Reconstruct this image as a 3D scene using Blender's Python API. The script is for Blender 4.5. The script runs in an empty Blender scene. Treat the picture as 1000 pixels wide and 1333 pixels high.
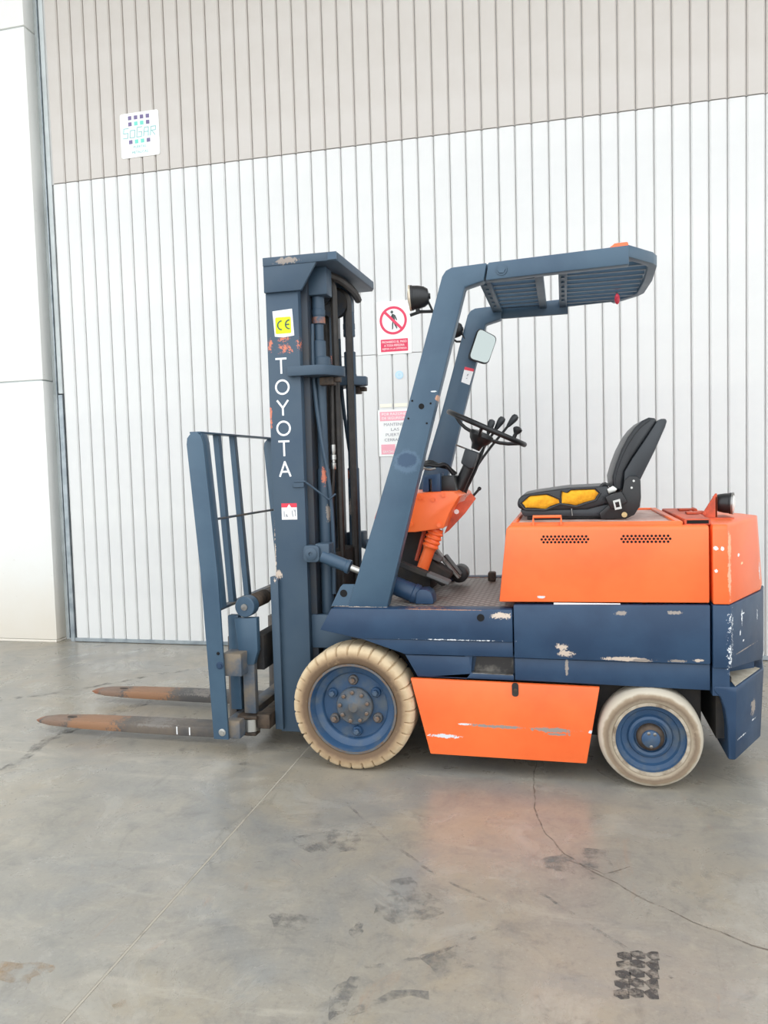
import bpy, bmesh, math, random
from mathutils import Vector, Matrix
random.seed(7)
S = bpy.context.scene
COL = S.collection
PI = math.pi

# ------------------------------------------------------------------ camera
YAW, PITCH, ROLL, CAMH = .2313, .059, .0284, 1.3661
fwd = Vector((-math.sin(YAW)*math.cos(PITCH), math.cos(YAW)*math.cos(PITCH), -math.sin(PITCH)))
rgt = Vector((math.cos(YAW), math.sin(YAW), 0))
dwn = fwd.cross(rgt)
c_, s_ = math.cos(ROLL), math.sin(ROLL)
r2 = rgt*c_ + dwn*s_
d2 = -rgt*s_ + dwn*c_
cam = bpy.data.cameras.new('camera')
cam.sensor_fit = 'VERTICAL'; cam.sensor_height = 24.0; cam.lens = 24.0*1000/1333
cam.clip_start = .05; cam.clip_end = 200
co = bpy.data.objects.new('camera', cam); COL.objects.link(co)
m3 = Matrix((r2, -d2, -fwd)).transposed()
co.matrix_world = Matrix.Translation((0, 0, CAMH)) @ m3.to_4x4()
S.camera = co

# ------------------------------------------------------------------ sky, exposure
W = bpy.data.worlds.new('overcast_sky'); S.world = W; W.use_nodes = True
bg = W.node_tree.nodes['Background']
bg.inputs['Color'].default_value = (.93, .97, 1.0, 1)
bg.inputs['Strength'].default_value = 1.55
S.view_settings.view_transform = 'Standard'
S.view_settings.look = 'None'
S.view_settings.exposure = 0.56
S.view_settings.gamma = 1.0
S.view_settings.use_curve_mapping = False

# ------------------------------------------------------------------ helpers
def lin(c):
    return tuple(((v/255)/12.92 if v/255 <= .04045 else ((v/255+.055)/1.055)**2.4) for v in c) + (1,)

WL = {}
MIR = [False]          # mirror about the truck's middle plane y = 3.80

def finish(bm, name, mt, parent=None, bevel=0, seg=2, ang=35, smooth=True):
    bmesh.ops.remove_doubles(bm, verts=bm.verts, dist=1e-6)
    if MIR[0]:
        for v in bm.verts: v.co.y = 7.6 - v.co.y
    bmesh.ops.recalc_face_normals(bm, faces=bm.faces)
    if bevel:
        es = [e for e in bm.edges if len(e.link_faces) == 2 and e.calc_face_angle(0) > math.radians(ang)]
        bmesh.ops.bevel(bm, geom=es, offset=bevel, segments=seg, profile=.5, affect='EDGES', clamp_overlap=True)
    xs = [v.co for v in bm.verts]
    lo = Vector((min(v.x for v in xs), min(v.y for v in xs), min(v.z for v in xs)))
    hi = Vector((max(v.x for v in xs), max(v.y for v in xs), max(v.z for v in xs)))
    ctr = (lo+hi)/2
    for v in bm.verts: v.co -= ctr
    me = bpy.data.meshes.new(name)
    bm.to_mesh(me); bm.free()
    if smooth:
        me.polygons.foreach_set('use_smooth', [True]*len(me.polygons))
        me.set_sharp_from_angle(angle=math.radians(38))
    me.materials.append(mt)
    o = bpy.data.objects.new(name, me); COL.objects.link(o)
    WL[o] = ctr
    if parent:
        o.parent = parent; o.location = ctr - WL[parent]
    else:
        o.location = ctr
    return o

def empty(name, loc, label=None, cat=None, group=None, parent=None):
    o = bpy.data.objects.new(name, None); COL.objects.link(o)
    o.empty_display_size = .1
    WL[o] = Vector(loc)
    if parent: o.parent = parent; o.location = Vector(loc) - WL[parent]
    else: o.location = loc
    if label: o['label'] = label
    if cat: o['category'] = cat
    if group: o['group'] = group
    return o

def inst(src, loc, parent, name=None):
    o = src.copy(); COL.objects.link(o)
    if name: o.name = name
    WL[o] = Vector(loc); o.parent = parent
    o.location = Vector(loc) - (WL[parent] if parent else Vector((0, 0, 0)))
    return o

def B(): return bmesh.new()

def box(bm, x0, x1, y0, y1, z0, z1):
    vs = [bm.verts.new((x, y, z)) for x in (x0, x1) for y in (y0, y1) for z in (z0, z1)]
    for f in ((0,1,3,2), (4,6,7,5), (0,4,5,1), (2,3,7,6), (0,2,6,4), (1,5,7,3)):
        bm.faces.new([vs[i] for i in f])
    return vs

def prism(bm, pts, y0, y1):            # XZ outline extruded along Y
    a = [bm.verts.new((x, y0, z)) for x, z in pts]
    b = [bm.verts.new((x, y1, z)) for x, z in pts]
    bm.faces.new(a); bm.faces.new(b[::-1])
    n = len(pts)
    for i in range(n):
        bm.faces.new((a[i], b[i], b[(i+1) % n], a[(i+1) % n]))

def plan(bm, pts, z0, z1):             # XY outline extruded along Z
    a = [bm.verts.new((x, y, z0)) for x, y in pts]
    b = [bm.verts.new((x, y, z1)) for x, y in pts]
    bm.faces.new(a); bm.faces.new(b[::-1])
    n = len(pts)
    for i in range(n):
        bm.faces.new((a[i], b[i], b[(i+1) % n], a[(i+1) % n]))

def loft(bm, rings, caps=True):        # list of equal-length closed rings of points
    R = [[bm.verts.new(p) for p in r] for r in rings]
    n = len(R[0])
    for i in range(len(R)-1):
        for j in range(n):
            bm.faces.new((R[i][j], R[i][(j+1) % n], R[i+1][(j+1) % n], R[i+1][j]))
    if caps:
        bm.faces.new(R[0]); bm.faces.new(R[-1][::-1])
    return R

def basis(d):
    d = Vector(d).normalized()
    t = Vector((0, 0, 1)) if abs(d.z) < .9 else Vector((0, 1, 0))
    u = d.cross(t).normalized(); v = d.cross(u).normalized()
    return d, u, v

def lathe(bm, prof, c, axis, n=32, mod=None, closed=False):   # prof: (radius, distance along axis)
    d, u, v = basis(axis); c = Vector(c)
    rows = []
    for k, (r, t) in enumerate(prof):
        row = []
        for i in range(n):
            a = 2*PI*i/n
            rr, tt = (r, t) if not mod else mod(k, r, t, i)
            row.append(bm.verts.new(c + d*tt + (u*math.cos(a)+v*math.sin(a))*max(rr, 1e-4)))
        rows.append(row)
    for k in range(len(rows)-1):
        for i in range(n):
            bm.faces.new((rows[k][i], rows[k][(i+1) % n], rows[k+1][(i+1) % n], rows[k+1][i]))
    if closed:
        for i in range(n):
            bm.faces.new((rows[-1][i], rows[-1][(i+1) % n], rows[0][(i+1) % n], rows[0][i]))
    else:
        bm.faces.new(rows[0]); bm.faces.new(rows[-1][::-1])

def cyl(bm, p, q, r, r2=None, n=20):
    p, q = Vector(p), Vector(q); L = (q-p).length
    lathe(bm, [(r, 0), (r if r2 is None else r2, L)], p, q-p, n)

def tube(bm, pts, r, n=10, smooth_pts=0):
    P = [Vector(p) for p in pts]
    for _ in range(smooth_pts):                     # corner cutting
        Q = [P[0]]
        for a, b in zip(P, P[1:]):
            Q += [a*.75+b*.25, a*.25+b*.75]
        Q.append(P[-1]); P = Q
    rings = []
    up = None
    for i, p in enumerate(P):
        d = (P[min(i+1, len(P)-1)] - P[max(i-1, 0)]).normalized()
        if up is None:
            _, u, v = basis(d)
        else:
            u = (up - d*up.dot(d)).normalized(); v = d.cross(u)
        up = u
        rr = r[i] if isinstance(r, (list, tuple)) else r
        rings.append([p + (u*math.cos(2*PI*j/n)+v*math.sin(2*PI*j/n))*rr for j in range(n)])
    loft(bm, rings)

def rrect(x0, x1, z0, z1, r, n=4):
    pts = []
    for cx, cz, a0 in ((x1-r, z0+r, -90), (x1-r, z1-r, 0), (x0+r, z1-r, 90), (x0+r, z0+r, 180)):
        for i in range(n+1):
            a = math.radians(a0 + 90*i/n)
            pts.append((cx+r*math.cos(a), cz+r*math.sin(a)))
    return pts

def disc_pts(cx, cz, r, n=24):
    return [(cx+r*math.cos(2*PI*i/n), cz+r*math.sin(2*PI*i/n)) for i in range(n)]

def annulus(bm, cx, cz, r0, r1, y0, y1, n=40):
    lathe(bm, [(r0, 0), (r1, 0), (r1, y1-y0), (r0, y1-y0)], (cx, y0, cz), (0, 1, 0), n, closed=True)

def text(name, body, cx, cz, h, y, mt, parent, width=None, depth=.0015, shear=0, xs=1):
    cu = bpy.data.curves.new('lettering', 'FONT'); cu.body = body; cu.size = 1
    cu.align_x = 'CENTER'; cu.shear = shear; cu.extrude = 0; cu.resolution_u = 3
    to = bpy.data.objects.new('lettering_src', cu); COL.objects.link(to)
    dg = bpy.context.evaluated_depsgraph_get()
    me = bpy.data.meshes.new_from_object(to.evaluated_get(dg))
    bpy.data.objects.remove(to)
    bm = B(); bm.from_mesh(me); bpy.data.meshes.remove(me)
    lo = [min(v.co[i] for v in bm.verts) for i in (0, 1)]; hi = [max(v.co[i] for v in bm.verts) for i in (0, 1)]
    sz = h/(hi[1]-lo[1]); sx = (width/(hi[0]-lo[0])) if width else sz*xs
    for v in bm.verts:
        x = (v.co.x-(lo[0]+hi[0])/2)*sx; z = (v.co.y-(lo[1]+hi[1])/2)*sz
        v.co = (cx+x, y, cz+z)
    g = bmesh.ops.extrude_face_region(bm, geom=list(bm.faces))
    for e in g['geom']:
        if isinstance(e, bmesh.types.BMVert): e.co.y += depth
    return finish(bm, name, mt, parent, smooth=False)

# ------------------------------------------------------------------ materials
def N(nt, t, **k):
    n = nt.nodes.new(t)
    for a, v in k.items():
        if a.startswith('i_'): n.inputs[int(a[2:])].default_value = v
        else: setattr(n, a, v)
    return n

def math_(nt, op, a, b=None, clamp=False):
    n = nt.nodes.new('ShaderNodeMath'); n.operation = op; n.use_clamp = clamp
    for i, x in enumerate((a, b)):
        if x is None: continue
        if isinstance(x, (int, float)): n.inputs[i].default_value = x
        else: nt.links.new(x, n.inputs[i])
    return n.outputs[0]

def mixc(nt, f, a, b):
    n = nt.nodes.new('ShaderNodeMix'); n.data_type = 'RGBA'
    if isinstance(f, (int, float)): n.inputs[0].default_value = f
    else: nt.links.new(f, n.inputs[0])
    for s, x in ((6, a), (7, b)):
        if isinstance(x, tuple): n.inputs[s].default_value = x
        else: nt.links.new(x, n.inputs[s])
    return n.outputs[2]

def ramp(nt, f, lo, hi):
    n = nt.nodes.new('ShaderNodeMapRange'); n.clamp = True
    nt.links.new(f, n.inputs[0]); n.inputs[1].default_value = lo; n.inputs[2].default_value = hi
    return n.outputs[0]

def noise(nt, vec, scale, detail=4, rough=.55, dist=0, out=0):
    n = nt.nodes.new('ShaderNodeTexNoise'); n.inputs['Scale'].default_value = scale
    n.inputs['Detail'].default_value = detail; n.inputs['Roughness'].default_value = rough
    n.inputs['Distortion'].default_value = dist
    if vec is not None: nt.links.new(vec, n.inputs['Vector'])
    return n.outputs[out]

def mat(name, col, rough=.5, metal=0, spec=.5, var=None, vscale=8, vlo=.42, vhi=.65, bump=0, bscale=200,
        chips=(), root=None, coat=0, rvar=0):
    """var: second colour mixed in by noise; chips: (cx, cz, rx, rz, colour, raggedness) in root space"""
    m = bpy.data.materials.new(name); m.use_nodes = True; nt = m.node_tree
    p = nt.nodes['Principled BSDF']
    p.inputs['Roughness'].default_value = rough; p.inputs['Metallic'].default_value = metal
    p.inputs['Specular IOR Level'].default_value = spec
    p.inputs['Coat Weight'].default_value = coat; p.inputs['Coat Roughness'].default_value = .25
    tc = N(nt, 'ShaderNodeTexCoord')
    if root is not None: tc.object = root
    ob = tc.outputs['Object']
    c = col
    if var:
        f = ramp(nt, noise(nt, ob, vscale, 6, .6), vlo, vhi)
        c = mixc(nt, f, col, var)
    if chips:
        n1 = noise(nt, ob, 55, 6, .7); n2 = noise(nt, ob, 190, 3, .6)
        nn = math_(nt, 'ADD', math_(nt, 'MULTIPLY', n1, .65), math_(nt, 'MULTIPLY', n2, .35))
        nn = math_(nt, 'SUBTRACT', nn, .5)
        for (cx, cz, rx, rz, cc, rag) in chips:
            vm = N(nt, 'ShaderNodeVectorMath', operation='SUBTRACT'); nt.links.new(ob, vm.inputs[0]); vm.inputs[1].default_value = (cx, 0, cz)
            vs = N(nt, 'ShaderNodeVectorMath', operation='MULTIPLY'); nt.links.new(vm.outputs[0], vs.inputs[0]); vs.inputs[1].default_value = (1/rx, 0, 1/rz)
            vl = N(nt, 'ShaderNodeVectorMath', operation='LENGTH'); nt.links.new(vs.outputs[0], vl.inputs[0])
            d = math_(nt, 'SUBTRACT', 1.0, vl.outputs['Value'])
            inside = ramp(nt, d, -.3, .1)
            v = math_(nt, 'ADD', math_(nt, 'MULTIPLY', d, .5), math_(nt, 'MULTIPLY', nn, rag))
            if rag > 1.9: v = math_(nt, 'SUBTRACT', v, .065*rag)
            f = math_(nt, 'MULTIPLY', ramp(nt, v, .12, .2), inside)
            c = mixc(nt, f, c, cc)
    if isinstance(c, tuple): p.inputs['Base Color'].default_value = c
    else: nt.links.new(c, p.inputs['Base Color'])
    if rvar:
        rr = math_(nt, 'ADD', math_(nt, 'MULTIPLY', noise(nt, ob, 14, 5), rvar), rough - rvar*.5)
        nt.links.new(rr, p.inputs['Roughness'])
    if bump:
        b = N(nt, 'ShaderNodeBump'); b.inputs['Strength'].default_value = bump; b.inputs['Distance'].default_value = .004
        nt.links.new(noise(nt, ob, bscale, 3), b.inputs['Height']); nt.links.new(b.outputs[0], p.inputs['Normal'])
    return m

def radial_mat(name, stops, rough=.8, nscale=25, namt=.02, spotcol=None, spot=(.55, .7)):
    """colour by distance from the object's own Y axis: stops = [(radius, colour)...]"""
    m = bpy.data.materials.new(name); m.use_nodes = True; nt = m.node_tree
    p = nt.nodes['Principled BSDF']; p.inputs['Roughness'].default_value = rough
    tc = N(nt, 'ShaderNodeTexCoord')
    vs = N(nt, 'ShaderNodeVectorMath', operation='MULTIPLY'); nt.links.new(tc.outputs['Object'], vs.inputs[0]); vs.inputs[1].default_value = (1, 0, 1)
    vl = N(nt, 'ShaderNodeVectorMath', operation='LENGTH'); nt.links.new(vs.outputs[0], vl.inputs[0])
    nz = noise(nt, tc.outputs['Object'], nscale, 5, .65)
    r = math_(nt, 'ADD', vl.outputs['Value'], math_(nt, 'MULTIPLY', math_(nt, 'SUBTRACT', nz, .5), namt))
    R = stops[-1][0]
    cr = N(nt, 'ShaderNodeValToRGB'); nt.links.new(math_(nt, 'DIVIDE', r, R), cr.inputs[0])
    el = cr.color_ramp.elements
    while len(el) < len(stops): el.new(.5)
    for e, (q, c) in zip(el, stops): e.position = q/R; e.color = c
    c = cr.outputs[0]
    if spotcol:
        c = mixc(nt, ramp(nt, noise(nt, tc.outputs['Object'], 9, 6, .7), *spot), c, spotcol)
    nt.links.new(c, p.inputs['Base Color'])
    b = N(nt, 'ShaderNodeBump'); b.inputs['Strength'].default_value = .25; b.inputs['Distance'].default_value = .003
    nt.links.new(noise(nt, tc.outputs['Object'], 120, 4), b.inputs['Height']); nt.links.new(b.outputs[0], p.inputs['Normal'])
    return m

def struct(o):
    o['kind'] = 'structure'; return o

# ================================================================== SETTING
M_panel = mat('painted_steel_panel', lin((225, 225, 223)), .3, var=lin((219, 219, 218)), vscale=1.5)
M_panel_up = mat('aged_fascia_panel', lin((206, 200, 194)), .5, var=lin((197, 190, 182)), vscale=.8)
M_back = mat('groove_backing', lin((205, 204, 202)), .7)
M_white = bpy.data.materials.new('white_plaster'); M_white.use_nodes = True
def _plaster():
    nt = M_white.node_tree; p = nt.nodes['Principled BSDF']; p.inputs['Roughness'].default_value = .75
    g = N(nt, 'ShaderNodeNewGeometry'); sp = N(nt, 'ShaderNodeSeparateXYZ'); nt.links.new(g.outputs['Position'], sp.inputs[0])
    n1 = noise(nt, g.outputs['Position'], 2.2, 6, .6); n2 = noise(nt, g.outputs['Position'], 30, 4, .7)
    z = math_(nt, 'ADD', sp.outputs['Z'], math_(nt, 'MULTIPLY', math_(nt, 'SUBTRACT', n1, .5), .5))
    low_tint = ramp(nt, z, .75, .1)                        # warm beige tint, stronger towards the ground
    c = mixc(nt, math_(nt, 'MULTIPLY', low_tint, .55), lin((240, 240, 236)), lin((226, 212, 190)))
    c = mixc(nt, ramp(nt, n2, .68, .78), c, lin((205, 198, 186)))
    nt.links.new(c, p.inputs['Base Color'])
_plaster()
M_jamb = mat('grey_jamb_coating', lin((200, 206, 206)), .55, var=lin((180, 186, 186)), vscale=3)
M_galv = mat('galvanised_steel', lin((168, 176, 180)), .4, .6, var=lin((130, 140, 146)), vscale=6)
M_darkgap = mat('dark_slot', lin((70, 76, 80)), .8)
M_shade_canopy = mat('shade_canopy_grey', lin((170, 166, 160)), .8)

def floor_material():
    m = bpy.data.materials.new('stained_concrete'); m.use_nodes = True; nt = m.node_tree
    p = nt.nodes['Principled BSDF']
    g = N(nt, 'ShaderNodeNewGeometry'); P = g.outputs['Position']
    big = noise(nt, P, .75, 7, .62, .7); mid = noise(nt, P, 3.1, 9, .7, .9); fine = noise(nt, P, 24, 7, .72)
    def warp(sx, sy, a, sc, dist):
        mp = N(nt, 'ShaderNodeMapping'); mp.inputs['Scale'].default_value = (sx, sy, 1); mp.inputs['Rotation'].default_value = (0, 0, a); nt.links.new(P, mp.inputs[0])
        return noise(nt, mp.outputs[0], sc, 9, .68, dist)
    sw1 = warp(1, 3.4, .35, 1.6, 1.8); sw2 = warp(3.0, 1, .2, 2.1, 1.5); sw3 = warp(1, 1, 0, 1.3, 1.0)
    M = lambda f, k: math_(nt, 'MULTIPLY', f, k)
    c = mixc(nt, ramp(nt, big, .36, .62), lin((142, 139, 132)), lin((157, 148, 132)))
    c = mixc(nt, M(ramp(nt, sw3, .5, .68), .7), c, lin((132, 134, 134)))          # bluish grey trowel patches
    c = mixc(nt, M(ramp(nt, sw3, .46, .30), .6), c, lin((161, 147, 122)))         # warm beige patches
    c = mixc(nt, M(ramp(nt, mid, .52, .70), .6), c, lin((118, 117, 113)))
    c = mixc(nt, M(ramp(nt, mid, .46, .32), .4), c, lin((177, 173, 162)))
    c = mixc(nt, M(ramp(nt, sw1, .55, .70), .55), c, lin((176, 169, 155)))
    c = mixc(nt, M(ramp(nt, sw2, .60, .72), .5), c, lin((110, 107, 99)))
    c = mixc(nt, M(ramp(nt, sw2, .38, .28), .35), c, lin((161, 127, 101)))
    c = mixc(nt, M(ramp(nt, fine, .56, .74), .35), c, lin((100, 97, 92)))
    c = mixc(nt, M(ramp(nt, fine, .42, .28), .3), c, lin((174, 169, 158)))
    med = noise(nt, P, 8.5, 9, .72, .5); grit = noise(nt, P, 70, 4, .75)
    c = mixc(nt, M(ramp(nt, med, .54, .70), .55), c, lin((108, 106, 102)))
    c = mixc(nt, M(ramp(nt, med, .45, .30), .45), c, lin((172, 164, 148)))
    c = mixc(nt, M(ramp(nt, grit, .56, .70), .35), c, lin((100, 97, 92)))
    c = mixc(nt, M(ramp(nt, grit, .43, .30), .3), c, lin((182, 176, 164)))
    vo = N(nt, 'ShaderNodeTexVoronoi'); vo.inputs['Scale'].default_value = 2.3; nt.links.new(P, vo.inputs['Vector'])
    spot = math_(nt, 'ADD', vo.outputs['Distance'], math_(nt, 'MULTIPLY', math_(nt, 'SUBTRACT', fine, .5), .16))
    c = mixc(nt, M(ramp(nt, spot, .06, .03), .45), c, lin((92, 89, 86)))
    nt.links.new(c, p.inputs['Base Color'])
    nt.links.new(math_(nt, 'ADD', math_(nt, 'MULTIPLY', mid, .4), .1), p.inputs['Roughness'])
    p.inputs['Specular IOR Level'].default_value = .75
    b = N(nt, 'ShaderNodeBump'); b.inputs['Strength'].default_value = .12; b.inputs['Distance'].default_value = .003
    nt.links.new(fine, b.inputs['Height']); nt.links.new(b.outputs[0], p.inputs['Normal'])
    return m
M_floor = floor_material()
M_mark = None
def mark_material(name, col, lo, hi, scale):
    m = bpy.data.materials.new(name); m.use_nodes = True; nt = m.node_tree
    p = nt.nodes['Principled BSDF']; p.inputs['Base Color'].default_value = col; p.inputs['Roughness'].default_value = .8
    g = N(nt, 'ShaderNodeNewGeometry')
    nt.links.new(ramp(nt, noise(nt, g.outputs['Position'], scale, 6, .7), lo, hi), p.inputs['Alpha'])
    return m
M_mark = mark_material('rubber_mark', lin((74, 70, 68)), .36, .6, 30)
M_crack = mark_material('crack_line', lin((118, 108, 98)), .38, .66, 14)
M_skid = mark_material('skid_mark', lin((118, 116, 113)), .46, .8, 12)
M_joint = mat('joint_filler', lin((168, 161, 148)), .9, var=lin((122, 117, 108)), vscale=6, vlo=.55, vhi=.7)

# floor: two slabs with a sawn joint between them
bm = B(); box(bm, -14, 14, -14, 8, -.3, -.02)
floor = struct(finish(bm, 'floor', M_joint, smooth=False))
JX0, JX1 = -1.2385, -1.2435
bm = B(); plan(bm, [(-14, -14), (-1.247, -14), (-1.242, 8), (-14, 8)], -.06, 0); finish(bm, 'slab', M_floor, floor, .002, 1)
bm = B(); plan(bm, [(-1.241, -14), (14, -14), (14, 8), (-1.236, 8)], -.06, 0); finish(bm, 'slab', M_floor, floor, .002, 1)
bm = B(); plan(bm, [(-1.2475, -14), (-1.2405, -14), (-1.2355, 8), (-1.2425, 8)], -.02, -.0002); finish(bm, 'joint_strip', M_joint, floor, smooth=False)

def strip(name, pts, w, mt, z=.0006, jit=.0):
    bm = B(); P = [Vector((x, y, 0)) for x, y in pts]
    Q = []
    for a, b in zip(P, P[1:]):
        n = max(2, int((b-a).length/.04))
        Q += [a.lerp(b, i/n) for i in range(n)]
    Q.append(P[-1])
    L, Rr = [], []
    for i, q in enumerate(Q):
        d = (Q[min(i+1, len(Q)-1)]-Q[max(i-1, 0)]).normalized(); n = Vector((-d.y, d.x, 0))
        q = q + n*random.uniform(-jit, jit)
        ww = w*random.uniform(.6, 1.2) if jit else w
        L.append(bm.verts.new(q+n*ww/2+Vector((0, 0, z)))); Rr.append(bm.verts.new(q-n*ww/2+Vector((0, 0, z))))
    for i in range(len(Q)-1): bm.faces.new((L[i], L[i+1], Rr[i+1], Rr[i]))
    return finish(bm, name, mt, floor, smooth=False)
strip('crack', [(-.14, 3.5), (-.144, 3.42), (-.137, 3.06), (-.098, 2.85), (-.017, 2.67), (.082, 2.56), (.206, 2.45), (.347, 2.33), (.531, 2.23), (.8, 2.1)], .007, M_crack, jit=.006)
strip('crack', [(.0, 2.63), (.11, 2.56), (.2, 2.62)], .005, M_crack, jit=.004)
strip('skid_mark', [(-3.6, 3.85), (-3.39, 3.971), (-3.047, 4.245), (-2.71, 4.652), (-2.55, 4.8)], .05, M_skid, jit=.008)
strip('skid_mark', [(-2.545, 3.0), (-2.624, 3.382), (-2.587, 3.587), (-2.505, 3.903), (-2.4, 4.2)], .07, M_skid, jit=.01)
strip('skid_mark', [(-.126, 2.435), (-.006, 2.327), (.121, 2.196), (.26, 2.06)], .014, M_skid, jit=.006)
strip('skid_mark', [(-.94, 3.0), (-.666, 2.68), (-.458, 2.471), (-.239, 2.326)], .012, M_skid, jit=.004)
strip('skid_mark', [(-.55, 1.95), (-.40, 2.02), (-.2, 2.2)], .014, M_skid, jit=.004)
strip('skid_mark', [(-.62, 1.72), (-.45, 1.86), (-.36, 1.88)], .03, M_skid, jit=.01)
M_stain = mark_material('oil_stain', lin((104, 105, 106)), .42, .82, 22)
M_ruststain = mark_material('rust_stain', lin((172, 146, 116)), .40, .80, 14)
def stain(x, y, rx_, ry_, mt):
    bm = B(); n = 22; ph = random.uniform(0, 6)
    rim = [bm.verts.new((x+rx_*math.cos(2*PI*i/n)*(1+.28*math.sin(3*2*PI*i/n+ph)+random.uniform(-.12, .12)), y+ry_*math.sin(2*PI*i/n)*(1+.22*math.cos(2*2*PI*i/n+ph)+random.uniform(-.12, .12)), .0005)) for i in range(n)]
    bm.faces.new(rim); finish(bm, 'floor_stain', mt, floor, smooth=False)
stain(-.616, 2.114, .020, .035, M_stain); stain(-.576, 1.83, .030, .085, M_stain); stain(-.82, 2.115, .07, .05, M_skid)
stain(-.32, 2.03, .07, .07, M_skid); stain(-1.133, 1.69, .018, .016, M_ruststain); stain(-1.498, 1.752, .10, .05, M_ruststain)
stain(-.50, 2.28, .10, .12, M_skid); stain(.05, 2.62, .12, .10, M_skid); stain(-.85, 2.62, .14, .08, M_skid)
# tyre print: rows of lug prints
for i in range(5):
    for k in (0, 1, 2):
        y = 2.150 - i*.040 - (.012 if k == 0 else 0); x0 = .128 + k*.036 - i*.005
        pts = ([(x0-.004, y+.004), (x0+.018, y+.014), (x0+.037, y+.006), (x0+.035, y-.020), (x0+.014, y-.0265), (x0-.003, y-.016)] if k < 2 else
               [(x0-.002, y), (x0+.018, y+.016), (x0+.036, y+.018), (x0+.036, y-.020), (x0+.014, y-.024)])
        bm = B(); bm.faces.new([bm.verts.new((x, yy, .0007)) for x, yy in pts])
        finish(bm, 'tyre_print', M_mark, floor, smooth=False)

# rear wall: fascia of vertical profiled sheets above, sliding door below
SP, X0 = .1134, -3.8122
YD, ZS = 5.50, 3.68
def panel_bm(z0, z1, w=SP):
    bm = B(); g = .0030; c = .0095; x0, x1 = -w/2+g, w/2-g
    pts = [(x0, .022), (x0, c), (x0+c, 0), (x1-c, 0), (x1, c), (x1, .022)]
    a = [bm.verts.new((x, YD+y, z0)) for x, y in pts]; b = [bm.verts.new((x, YD+y, z1)) for x, y in pts]
    bm.faces.new(a); bm.faces.new(b[::-1])
    for i in range(6): bm.faces.new((a[i], b[i], b[(i+1) % 6], a[(i+1) % 6]))
    return bm
bm = B(); box(bm, -4.0, 1.50, YD+.021, YD+.08, ZS+.004, 7.0)
wall_back = struct(finish(bm, 'wall_back', M_back, smooth=False))
bm = B(); box(bm, -3.935, 1.42, YD+.021, YD+.06, .004, ZS-.004)
door1 = struct(finish(bm, 'door_1', M_back, smooth=False))
ZW = 2.182
bm = B(); box(bm, X0+18*SP+.002, X0+26*SP-.002, YD+.0205, YD+.0608, .006, ZW-.003)
door2 = struct(finish(bm, 'door_2', M_back, smooth=False))
src = {}
def place_panel(key, z0, z1, xc, mt, parent, w=SP):
    if key not in src:
        o = finish(panel_bm(z0, z1, w), 'panel', mt, parent, smooth=False)
        src[key] = o; WL[o] = Vector((xc, WL[o].y, WL[o].z)); o.location = WL[o]-WL[parent]
    else:
        s = src[key]; inst(s, (xc, WL[s].y, WL[s].z), parent)
for k in range(0, 47):
    xc = X0 + (k-.5)*SP
    place_panel('up', ZS+.004, 7.0, xc, M_panel_up, wall_back)
    if 18 < k <= 26:
        place_panel('lo_top', ZW+.002, ZS-.004, xc, M_panel, door1)
        place_panel('wicket', .03, ZW-.003, xc, M_panel, door2)
    else:
        place_panel('lo', .03, ZS-.004, xc, M_panel, door1)
bm = B(); box(bm, -3.935, X0+18*SP-.002, YD-.004, YD+.03, .004, .034); finish(bm, 'bottom_rail', M_galv, door1, .002, 1)
bm = B(); box(bm, X0+26*SP+.002, 1.42, YD-.004, YD+.03, .004, .034); finish(bm, 'bottom_rail', M_galv, door1, .002, 1)
bm = B(); box(bm, X0+18*SP+.002, X0+26*SP-.002, YD-.004, YD+.03, .006, .034); finish(bm, 'bottom_rail', M_galv, door2, .002, 1)
bm = B(); box(bm, 1.405, 1.49, YD-.01, YD+.02, .004, ZS-.004); finish(bm, 'edge_stile', M_jamb, door1, .004, 1)
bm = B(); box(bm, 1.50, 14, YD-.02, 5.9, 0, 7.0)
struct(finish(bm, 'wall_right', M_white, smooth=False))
# left wall of precast panels with recessed joints
bm = B(); box(bm, -14, -4.10, 5.475, 5.9, 0, 7.0)
wall_left = struct(finish(bm, 'wall_left', M_jamb, smooth=False))
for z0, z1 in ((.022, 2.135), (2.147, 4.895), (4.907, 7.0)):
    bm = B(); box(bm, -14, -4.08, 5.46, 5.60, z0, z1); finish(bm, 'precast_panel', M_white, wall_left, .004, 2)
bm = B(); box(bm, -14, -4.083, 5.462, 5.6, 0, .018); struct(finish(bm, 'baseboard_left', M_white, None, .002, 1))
bm = B(); box(bm, -4.0795, -3.998, 5.585, 5.68, 0, 7.0); struct(finish(bm, 'trim_1', M_jamb, smooth=False))
bm = B(); box(bm, -3.998, -3.937, 5.53, 5.68, 0, 7.0)
guide = struct(finish(bm, 'trim_2', M_darkgap, smooth=False))
bm = B(); box(bm, -3.982, -3.943, 5.505, 5.529, 0, 2.02); finish(bm, 'guide_angle', M_galv, guide, .002, 1)
bm = B(); box(bm, -3.982, -3.943, 5.512, 5.529, 2.03, 7.0); finish(bm, 'guide_angle', M_jamb, guide, .002, 1)
bm = B(); box(bm, -3.993, -3.986, 5.50, 5.529, .03, 7.0); finish(bm, 'guide_flange', M_galv, guide, .001, 1)
bm = B(); box(bm, -14, 14, 2.3, 5.9, 7.02, 7.25)  # unseen canopy added to shade the upper wall, front edge set by the light
struct(finish(bm, 'unseen_shade_canopy', M_shade_canopy, smooth=False))

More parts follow.
